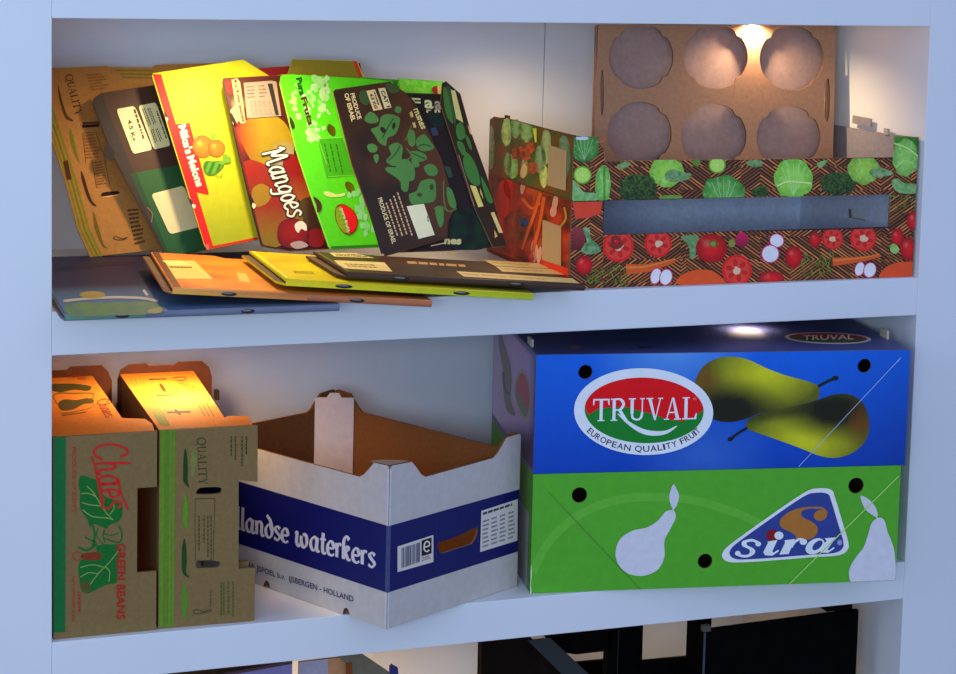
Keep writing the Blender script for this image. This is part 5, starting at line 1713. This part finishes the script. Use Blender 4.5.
for i in range(30):
    t = rs.random()
    x = 420+t*110+rs.gauss(0, 22)-20; y = 200+t*370
    if x < 405+ (y-140)*.36:
        a.poly(wob(x, y, 14, 22, i+200, .35, 8), mixc(GRN2, K(150, 196, 190), rs.uniform(.3, .7)), 2)
a.poly(smooth([(215, 270), (250, 268), (300, 285), (350, 275), (345, 295), (290, 302), (235, 296)]), K(180, 214, 140), 3)  # glare painted on as a pale patch
a.crop(*C_U)
a.text('Pura', (134, 150), (160, 262), (34, -8), K(24, 70, 24), 5, bold=.04)
a.text('Fruta', (165, 275), (215, 455), (34, -10), K(70, 40, 24), 5, bold=.04)
a.poly([(272, 538), (430, 530), (520, 770), (330, 790)], K(60, 160, 22), 2); a.stroke([(272, 538), (430, 530)], 3, K(130, 210, 90), 3); a.stroke([(280, 545), (330, 700)], 3, K(130, 210, 90), 3)
a.crop(*C_V)
for k, x in enumerate((225, 262, 300)):
    yy = -40
    while yy < 130:
        l = rs.uniform(14, 40)
        a.poly([(x+(yy)*.22, yy), (x+8+yy*.22, yy), (x+8+(yy+l)*.22, yy+l), (x+(yy+l)*.22, yy+l)], K(40, 110, 20), 3); yy += l+8
a.stroke([(245, 172), (425, 160)], 3, K(130, 210, 90), 3)
ovl = smooth([(292, 372), (315, 350), (350, 350), (395, 378), (425, 420), (435, 470), (420, 520), (385, 546), (345, 535), (308, 490), (288, 430)])
a.poly(ovl, K(120, 30, 22), 4)
a.poly([(296, 374), (318, 362), (338, 370), (375, 520), (384, 538), (345, 528), (310, 488), (292, 430)], K(110, 160, 30), 5)
a.poly(smooth([(325, 358), (355, 358), (395, 384), (420, 424), (428, 470), (415, 512), (392, 530), (378, 500), (350, 420)]), K(190, 20, 22), 5)
a.text('pura fruta', (322, 378), (372, 528), (18, -8), K(220, 220, 190), 6, bold=.02)
for k in range(5):
    a.stroke([(300+k*4, 400+k*28), (335+k*6, 392+k*28)], 4, K(150, 120, 30), 6)
a.crop(0, 0, 1)
a.stroke([(280, 84), (296, 150), (310, 193), (329, 247)], 1.4, K(120, 220, 60), 3)
a.poly(smooth([(289.5, 117), (293, 121), (294.5, 127), (292, 129.5), (289.6, 123)]), K(50, 40, 24), 6)
a.poly(smooth([(313, 197), (318, 199.5), (321.5, 205), (320.5, 211), (317, 212), (316, 205)]), K(66, 40, 28), 6)
a.poly([(331, 246.5), (380.5, 244.5), (381, 246.8), (331, 249)], K(30, 120, 20), 6)
a.fill([(399.4, 78.8), (442, 81.8), (446, 95), (400, 93)], lambda x, y: mixc(K(96, 216, 30), K(176, 220, 130), max(0, noisef(x, y, .35, 3)+.15)), 2, 3)
a.poly(ell(436, 90, 4.5, 4, 0, 14), K(150, 30, 26), 5); a.poly([(437, 86), (441, 87), (441.5, 94), (437.5, 94)], K(206, 180, 120), 6)
L.done()

# ---- 6: dark herb carton with leaves
L = Lean('flattened_carton', 'dark brown leaning flattened carton printed with green herb leaves, rightmost of the row', .560, .152, Z_M1+.0385, 25,
         [(385, 256), (383, 251), (352, 165), (333.2, 92), (335, 89.5), (389.5, 81.6), (398, 87.8), (408, 94.4), (414, 101), (430, 132), (441.5, 160), (455, 208), (448.6, 221), (447.5, 238)], K(54, 36, 24),
         [(398, 92.6), (440.5, 94), (446, 104), (474, 206), (480, 225), (506, 246.5), (446, 250.5), (400, 252), (390, 240), (400, 150)], K(34, 22, 20), gap=.011)
a = L.a
LFG = K(70, 124, 70)
a.crop(*C_H0)
a.fill([(292, 125), (515, 85), (560, 120), (590, 145), (640, 240), (720, 390), (775, 590), (745, 640), (740, 700), (480, 770)], lambda x, y: mixc(K(36, 26, 20), K(78, 50, 30), max(0, (x-380+(y-300)*-.35)/260)+noisef(x, y, .01, 3)*.5), 22, 1)


def hleaf(P, c=LFG, vein=None):
    a.poly(smooth(P, True, 4), c, 2)
    if vein:
        a.stroke(vein, 4, K(44, 66, 44), 3, sm=3)


hleaf([(420, 220), (440, 205), (465, 225), (468, 245), (440, 252), (415, 240)])
hleaf([(480, 225), (505, 215), (535, 220), (555, 235), (545, 280), (530, 300), (505, 310), (500, 340), (475, 330), (455, 300), (440, 275), (470, 262)], vein=[(530, 230), (505, 270), (485, 310)])
a.poly(ell(487, 278, 9, 14, -.6), K(36, 34, 26), 4); a.poly(ell(530, 262, 6, 14, .2), K(36, 34, 26), 4)
hleaf([(425, 340), (445, 332), (465, 345), (460, 365), (435, 365)]); hleaf([(450, 380), (468, 375), (470, 395), (460, 410)])
hleaf([(510, 345), (540, 328), (565, 345), (562, 385), (555, 415), (525, 420), (500, 400), (520, 375)], vein=[(555, 340), (535, 375), (508, 400)])
hleaf([(545, 400), (585, 395), (612, 430), (610, 475), (575, 485), (560, 515), (555, 480), (500, 440), (505, 425), (540, 425)])
hleaf([(590, 280), (612, 285), (615, 330), (600, 345), (585, 320)]); hleaf([(618, 320), (650, 295), (680, 330), (690, 350), (660, 362), (630, 355)], vein=[(680, 345), (650, 335), (625, 345)])
hleaf([(595, 365), (625, 362), (655, 375), (660, 395), (630, 405), (605, 395)], vein=[(600, 368), (630, 382), (655, 392)])
hleaf([(600, 395), (625, 400), (632, 420), (612, 425)]); hleaf([(650, 425), (680, 412), (705, 435), (695, 460), (665, 455)])
hleaf([(590, 535), (620, 520), (640, 480), (690, 475), (698, 520), (690, 560), (640, 570), (605, 575)]); a.poly(ell(632, 535, 10, 8), K(60, 66, 36), 4); a.poly(ell(680, 505, 8, 12), K(60, 66, 36), 4)
hleaf([(740, 510), (760, 515), (778, 570), (770, 590), (748, 570)]); hleaf([(695, 585), (725, 590), (728, 640), (715, 665), (700, 630)])
hleaf([(540, 185), (560, 190), (555, 210), (535, 205)]); hleaf([(560, 470), (590, 470), (585, 520), (562, 515)])
hleaf([(395, 130), (420, 122), (440, 150), (425, 180), (398, 165)], K(52, 84, 52)); hleaf([(500, 95), (545, 100), (550, 125), (515, 130)], K(60, 84, 50))
for P in ([(575, 320), (590, 290), (600, 260)], [(728, 480), (730, 560), (745, 600), (780, 590)], [(580, 400), (600, 380), (580, 350)], [(690, 590), (715, 580), (745, 600)]):
    a.stroke(P, 5, K(80, 110, 60), 2, sm=3)
a.crop(*C_U)
CRI = K(206, 190, 160)
a.text('PRODUCE', (482, 250), (530, 415), (26, -7), CRI, 3, bold=.03)
a.text('OF ISRAEL', (444, 250), (492, 430), (26, -7), CRI, 3, bold=.03)
a.crop(*C_V)
a.text('PRODUCE OF ISRAEL', (562, 312), (656, 604), (26, -9), CRI, 3, bold=.02)
for k in range(4):
    x = 612+k*24; y0 = 340-k*22; L_ = 215+k*18
    y = 0
    while y < L_:
        l = rs.uniform(10, 26)
        a.poly([(x+y*.34, y0+y), (x+9+y*.34, y0+y-3), (x+9+(y+l)*.34, y0+y+l-3), (x+(y+l)*.34, y0+y+l)], K(170, 156, 136), 3); y += l+6
a.crop(*C_W)
a.pen('rnsnes', (214, 285), (268, 415), (22, -7), .26, K(214, 190, 140), 3)
a.lines([(184, 290), (200, 280), (240, 420), (220, 420)], 2, K(206, 180, 130), 3, seed=2)


def dcat(a):
    a.text('CAT 1', (676, 232), (716, 338), (22, -4), K(40, 30, 24), 8, bold=.03)


def dbun(a):
    a.text('4.5 KG', (604, 252), (640, 348), (18, -4), K(40, 30, 24), 8, bold=.03)
    a.lines([(640, 236), (676, 344), (664, 347), (630, 240)], 1, K(60, 48, 40), 8, h=.7, seed=4)


L.patch('paper_label', C_U, [(660, 216), (704, 212), (746, 338), (702, 347)], K(214, 190, 160), 'cream class label', dcat)
L.patch('paper_label', C_U, [(584, 232), (640, 222), (690, 350), (630, 360)], K(206, 182, 152), 'cream weight label', dbun)
L.patch('paper_label', C_X, [(105, 331), (216, 314), (285, 514), (182, 540)], K(214, 206, 190), 'blank white label', lambda a: a.stroke([(238, 392), (244, 430)], 5, K(60, 50, 40), 8))
b = L.b
b.crop(*C_W)
CR2 = K(224, 200, 160)
b.text('F', (200, 266), (262, 270), (-3, -56), CR2, 2, bold=.03)
b.text('a', (285, 274), (342, 278), (-3, -76), CR2, 2, bold=.03)
b.text('a', (350, 280), (394, 283), (-3, -74), K(150, 146, 136), 2, bold=.03)
b.text('r n', (296, 305), (386, 304), (0, -26), K(190, 180, 160), 2, bold=.04)
b.poly([(300, 320), (390, 310), (420, 395), (345, 400)], K(10, 44, 36), 2)
b.poly([(322, 404), (362, 402), (375, 450), (335, 458)], K(56, 70, 100), 3)
b.crop(*C_X)
b.poly([(345, 70), (385, 80), (402, 140), (375, 148)], K(50, 80, 66), 3)
b.fill(smooth([(430, 352), (520, 345), (560, 370), (640, 450), (645, 520), (600, 600), (480, 610), (385, 600), (380, 500), (395, 420)]), lambda x, y: mixc(K(8, 52, 30), K(8, 16, 18), .45+1.1*noisef(x, y, .016, 4)), 20, 2)
b.text('nes', (345, 570), (455, 572), (6, -46), K(236, 190, 150), 4, bold=.05)
b.poly([(262, 580), (345, 562), (346, 570), (262, 588)], K(190, 170, 150), 3)
b.poly([(364, 624), (426, 622), (427, 634), (366, 634)], K(190, 160, 120), 3)
b.stroke([(640, 560), (715, 575)], 14, K(36, 42, 70), 3)
# the raised right hand flap with leaves
fp = Mesh(L.M, [M_CARD, M_KRAFT])
O = (0, .006, 0)
plate(fp, O, (1, 0, 0), (0, 0, 1), mpx(L.M, O, (1, 0, 0), (0, 0, 1), [(440.5, 104), (442.4, 83), (446, 81.2), (460.3, 93.8), (471, 132), (486.6, 175), (506, 246), (493, 247), (486, 232), (474, 206)]), [], .0035, K(46, 36, 22), D(130, 104, 72), D(140, 110, 84), (0, 1, 1))
f = Art(fp, O, (1, 0, 0), (0, 0, 1)).crop(*C_W)
f.poly([(430, 125), (455, 150), (490, 340), (480, 400), (470, 330), (425, 260)], K(60, 84, 56), 1)
for P in ([(405, 160), (425, 150), (450, 250), (470, 370), (440, 350), (415, 280)], [(490, 390), (520, 370), (545, 420), (540, 470), (505, 480), (488, 440)], [(495, 490), (530, 500), (550, 560), (530, 580), (500, 530)], [(545, 560), (575, 580), (600, 640), (600, 672), (560, 672), (540, 620)], [(545, 450), (570, 470), (590, 540), (570, 530)]):
    f.poly(smooth(P), K(64, 116, 60), 2)
f.poly([(453, 160), (482, 165), (534, 372), (488, 344)], K(220, 190, 140), 3); f.poly([(560, 385), (572, 400), (590, 450), (575, 440)], K(200, 170, 130), 3)
f.crop(*C_X)
for P in ([(470, 20), (510, 0), (560, 90), (575, 190), (520, 180), (480, 100)], [(580, 140), (620, 200), (660, 300), (620, 290)]):
    f.poly(smooth(P), K(60, 120, 60), 2)
f.poly([(512, 194), (550, 200), (600, 330), (566, 336)], K(220, 190, 120), 3); f.poly([(575, 210), (588, 240), (600, 285), (580, 250)], K(210, 180, 110), 3)
f.poly([(645, 372), (668, 366), (724, 500), (698, 500)], K(214, 186, 140), 3); f.poly([(668, 480), (690, 520), (672, 534)], K(190, 160, 90), 3)
f.stroke([(440, 0), (540, 330)], 4, K(150, 120, 110), 3)
fp.build('side_flap', L.t)
L.done()

# ================================================================== THE BAY BELOW: DARK CRATES
BK = (.010, .009, .009); BR = (.035, .020, .014)


def bcrate(name, label, M, w, d, h, front_out, holes, mats, sh=1.0, cat='crate'):
    t = thing(name, label, cat, M)
    f = Mesh(M, mats); plate(f, *XZ, front_out, holes, .008, BK, BK, BK); f.build('front_panel', t, bevel=0)
    for nm, x in (('side_panel', 0), ('side_panel', w-.008)):
        s = Mesh(M, mats); s.box((x, .008, 0), (x+.008, d-.008, h*sh), BK); s.build(nm, t)
    s = Mesh(M, mats); s.box((0, d-.008, 0), (w, d, h*.5), BK); s.build('back_panel', t)
    s = Mesh(M, mats); s.box((.008, .008, .004), (w-.008, d-.008, .012), BK); s.build('bottom_panel', t)
    return t


zb = Z_B1+.0006
M1 = yawed(1.052, .05, zb, .03)
h1 = .375
k1 = bcrate('storage_crate', 'plain black crate at the right of the bay below, mostly hidden by the shelf edge', M1, .29, .07, h1, [(0, 0), (.29, 0), (.29, h1+.004), (.0, h1)], [], [M_BLACK])
c = Mesh(M1, M_PAPER); c.box((-.004, -.003, h1-.002), (.010, .006, h1+.008), D(92, 84, 76)); c.build('corner_clip', k1, 'grey corner clip')
c = Mesh(M1, M_PAPER); c.box((-.0015, -.002, .0), (.0015, .0, h1-.004), D(70, 76, 84)); c.build('edge_highlight', k1, 'pale strip standing in for an edge highlight')  # strip added to imitate the highlight on the crate's edge
c = Mesh(M1, M_BROWN); c.box((.238, .015, h1+.001), (.287, .05, h1+.016), D(90, 50, 34)); c.build('rim_block', k1, 'brown block on the rim')

M2 = yawed(.942, .15, zb, -.03)
h2 = .358
w2 = .170
k2 = bcrate('storage_crate', 'black crate with a square gap in its front, behind the plain black crate', M2, w2, .32, h2, [(0, 0), (w2, 0), (w2, h2), (.131, h2), (.131, h2-.064), (.046, h2-.064), (.046, h2), (0, h2)], [], [M_BLACK], .5)
c = Mesh(M2, M_PAPER); c.box((-.001, -.002, .0), (.002, .0, h2-.006), D(70, 74, 80)); c.build('edge_highlight', k2, 'pale strip standing in for an edge highlight')  # again an added strip imitating the edge highlight

M3 = yawed(.678, .08, zb, .0)
h3 = .383
t3 = thing('folding_crate', 'dark brown folding crate with a grey slanting brace, left of the black crates', 'crate', M3)
px3 = lambda pts: [(x, z) for x, z in mpx(M3, *XZ, pts)]
f = Mesh(M3, M_BROWN); o3 = px3([(482, 642.5), (531, 637.6), (590, 690)]); plate(f, *XZ, [(0, 0), (o3[2][0], 0), o3[2], o3[1], o3[0]], [], .008, BR, BR, BR); f.build('front_panel', t3)
f = Mesh(M3, M_PAPER); plate(f, (0, -.006, 0), (1, 0, 0), (0, 0, 1), mpx(M3, (0, -.006, 0), (1, 0, 0), (0, 0, 1), [(528, 641), (551, 638.6), (606, 690), (578, 690)]), [], .005, D(48, 50, 48), D(60, 60, 60), D(60, 62, 60)); f.build('slanting_brace', t3, 'grey slanting brace')
f = Mesh(M3, M_BLACK); plate(f, (0, .012, 0), (1, 0, 0), (0, 0, 1), mpx(M3, (0, .012, 0), (1, 0, 0), (0, 0, 1), [(545, 637), (612, 630.5), (612, 650.4), (576, 654.5), (560, 652)]), [], .008, BK, BK, BK); f.build('top_rail', t3)
f = Mesh(M3, M_BLACK); f.box((.222, .012, 0), (.240, .03, h3-.01), BK); f.build('corner_post', t3)
f = Mesh(M3, M_BROWN); f.box((.03, .008, 0), (.038, .10, h3-.005), BR); f.build('side_panel', t3)
f = Mesh(M3, M_BLACK); f.box((.232, .03, 0), (.240, .10, .20), BK); f.build('side_panel', t3)
f = Mesh(M3, M_BROWN); f.box((.038, .092, 0), (.232, .10, .20), BR); f.build('back_panel', t3)
f = Mesh(M3, M_BROWN); f.box((.038, .02, .002), (.232, .092, .010), BR); f.build('bottom_panel', t3)

M4 = yawed(.115, .03, zb, .05)
q4 = mpx(M4, *XZ, [(190, 680), (227, 673), (292.3, 661.2)])
w4 = q4[2][0]; h4 = q4[2][1]
t4 = thing('storage_carton', 'lilac carton with a dark rim at bottom left, only its top corner showing', 'carton', M4)
sl = (q4[2][1]-q4[1][1])/(q4[2][0]-q4[1][0])
f = Mesh(M4, M_CARD); plate(f, *XZ, [(0, 0), (w4, 0), (w4, h4), (0, h4-sl*w4)], [], .005, K(110, 108, 160), D(120, 100, 80), D(90, 70, 60))
Art(f, *XZ).metres().poly([(0, h4-sl*w4), (w4, h4), (w4, h4-.004), (0, h4-sl*w4-.004)], K(70, 48, 56), 1); f.build('front_panel', t4)
for x in (0, w4-.005):
    f = Mesh(M4, M_CARD); f.box((x, .005, 0), (x+.005, .25, (h4 if x else h4-sl*w4)-.004), K(120, 100, 90)); f.build('side_panel', t4)
f = Mesh(M4, M_CARD); f.box((.005, .245, 0), (w4-.005, .25, h4-.06), K(120, 100, 90)); f.build('back_panel', t4)
f = Mesh(M4, M_CARD); f.box((.005, .005, .002), (w4-.005, .245, .006), K(120, 100, 90)); f.build('bottom_panel', t4)

M5 = yawed(.375, .06, zb, 0)
t5 = thing('storage_carton', 'open tan carton with a folded grey flap, in the bay below the white tray', 'carton', M5)
P5 = lambda y, pts: mpx(M5, (0, y, 0), (1, 0, 0), (0, 0, 1), pts)
f = Mesh(M5, M_KRAFT); o5 = P5(0, [(300, 690), (300, 662), (328, 658.8), (328, 690)]); plate(f, *XZ, [(0.002, 0), (o5[3][0], 0), o5[2], (.002, o5[1][1])], [], .005, K(140, 140, 170), D(140, 110, 80), D(140, 110, 80)); f.build('front_panel', t5)
f = Mesh(M5, M_KRAFT); o5b = P5(.001, [(328, 658.8), (346, 657), (352, 690), (328, 690)]); plate(f, (0, .001, 0), (1, 0, 0), (0, 0, 1), [(o5[3][0], 0), (o5b[2][0]+.02, 0), o5b[2], o5b[1], o5b[0]], [], .005, K(160, 122, 96), D(140, 110, 80), D(140, 110, 80)); f.build('side_panel', t5)
f = Mesh(M5, M_KRAFT); plate(f, (0, -.008, 0), (1, 0, 0), (0, 0, 1), P5(-.008, [(338, 656.5), (346, 654.5), (361, 653.8), (371, 660), (390, 673), (394, 690), (360, 690), (350, 668)]), [], .006, K(96, 94, 88), D(90, 80, 70), D(120, 100, 80)); f.build('folded_flap', t5, 'grey folded flap')
f = Mesh(M5, M_KRAFT); plate(f, (0, -.010, 0), (1, 0, 0), (0, 0, 1), P5(-.010, [(346, 664), (352, 662), (353, 690), (346, 690)]), [], .0015, K(110, 60, 24), D(90, 60, 30), D(90, 60, 30)); f.build('tab', t5, 'brown tab')
f = Mesh(M5, M_PAPER); plate(f, (0, -.008, 0), (1, 0, 0), (0, 0, 1), P5(-.008, [(390, 690), (390, 667), (392, 664.5), (398, 668), (399, 690)]), [], .005, K(40, 44, 110), D(60, 50, 50), D(110, 60, 30)); f.build('tab', t5, 'dark blue tab')
f = Mesh(M5, M_KRAFT); f.box((.004, .22, 0), (.16, .226, .24), D(140, 110, 80)); f.build('back_panel', t5)
f = Mesh(M5, M_KRAFT); f.box((.004, .007, .002), (.16, .22, .006), D(140, 110, 80)); f.build('bottom_panel', t5)

# ================================================================== LIGHT
def lamp(name, kind, loc, col, energy, target=None, **kw):
    l = bpy.data.lights.new(name, kind)
    l.color = col; l.energy = energy
    for k, v in kw.items():
        setattr(l, k, v)
    o = bpy.data.objects.new(name, l)
    COL.objects.link(o)
    o.location = loc
    if target is not None:
        o.rotation_euler = (Vector(target)-Vector(loc)).to_track_quat('-Z', 'Y').to_euler()
    return o


WARM = (1.0, .72, .42)
for x, y, z, e, r, a in ((.31, .25, Z_TOP-.012, 6.3, .02, 155), (1.203, .2475, Z_TOP-.010, 4.0, .006, 160), (.84, .35, Z_TOP-.012, 3.6, .03, 158), (.22, .24, Z_M0-.012, 5.4, .02, 155), (.236, .215, Z_M0-.012, 3.2, .02, 58), (1.15, .13, Z_M0-.010, 4, .035, 140),
                      (.45, .25, Z_L0-.012, 8, .02, 150), (1.15, .30, Z_L0-.012, 1.5, .02, 140)):
    lamp('shelf_spotlight', 'SPOT', (x, y, z), WARM, e, (x, y, z-1), spot_size=math.radians(a), spot_blend=.8, shadow_soft_size=r)
lamp('front_fill_light', 'AREA', (-.80, -3.05, .97), (.57, .80, 1.0), 31, (.7, 0, .45), shape='RECTANGLE', size=1.1, size_y=.5)  # cool fill added near the camera to light the bays from the front
lamp('side_fill_light', 'AREA', (-2.6, -1.3, 1.3), (.80, .88, 1.0), 9, (.8, .2, .45), shape='RECTANGLE', size=1.2, size_y=1.2)  # fill added at the left to brighten the faces turned that way
w = bpy.data.worlds.new('world'); SC.world = w
w.use_nodes = True
bg = w.node_tree.nodes['Background']
bg.inputs['Color'].default_value = (.47, .59, 1.0, 1)
bg.inputs['Strength'].default_value = .80
SC.view_settings.view_transform = 'Standard'
SC.view_settings.look = 'None'
SC.view_settings.exposure = 0
SC.view_settings.gamma = 1
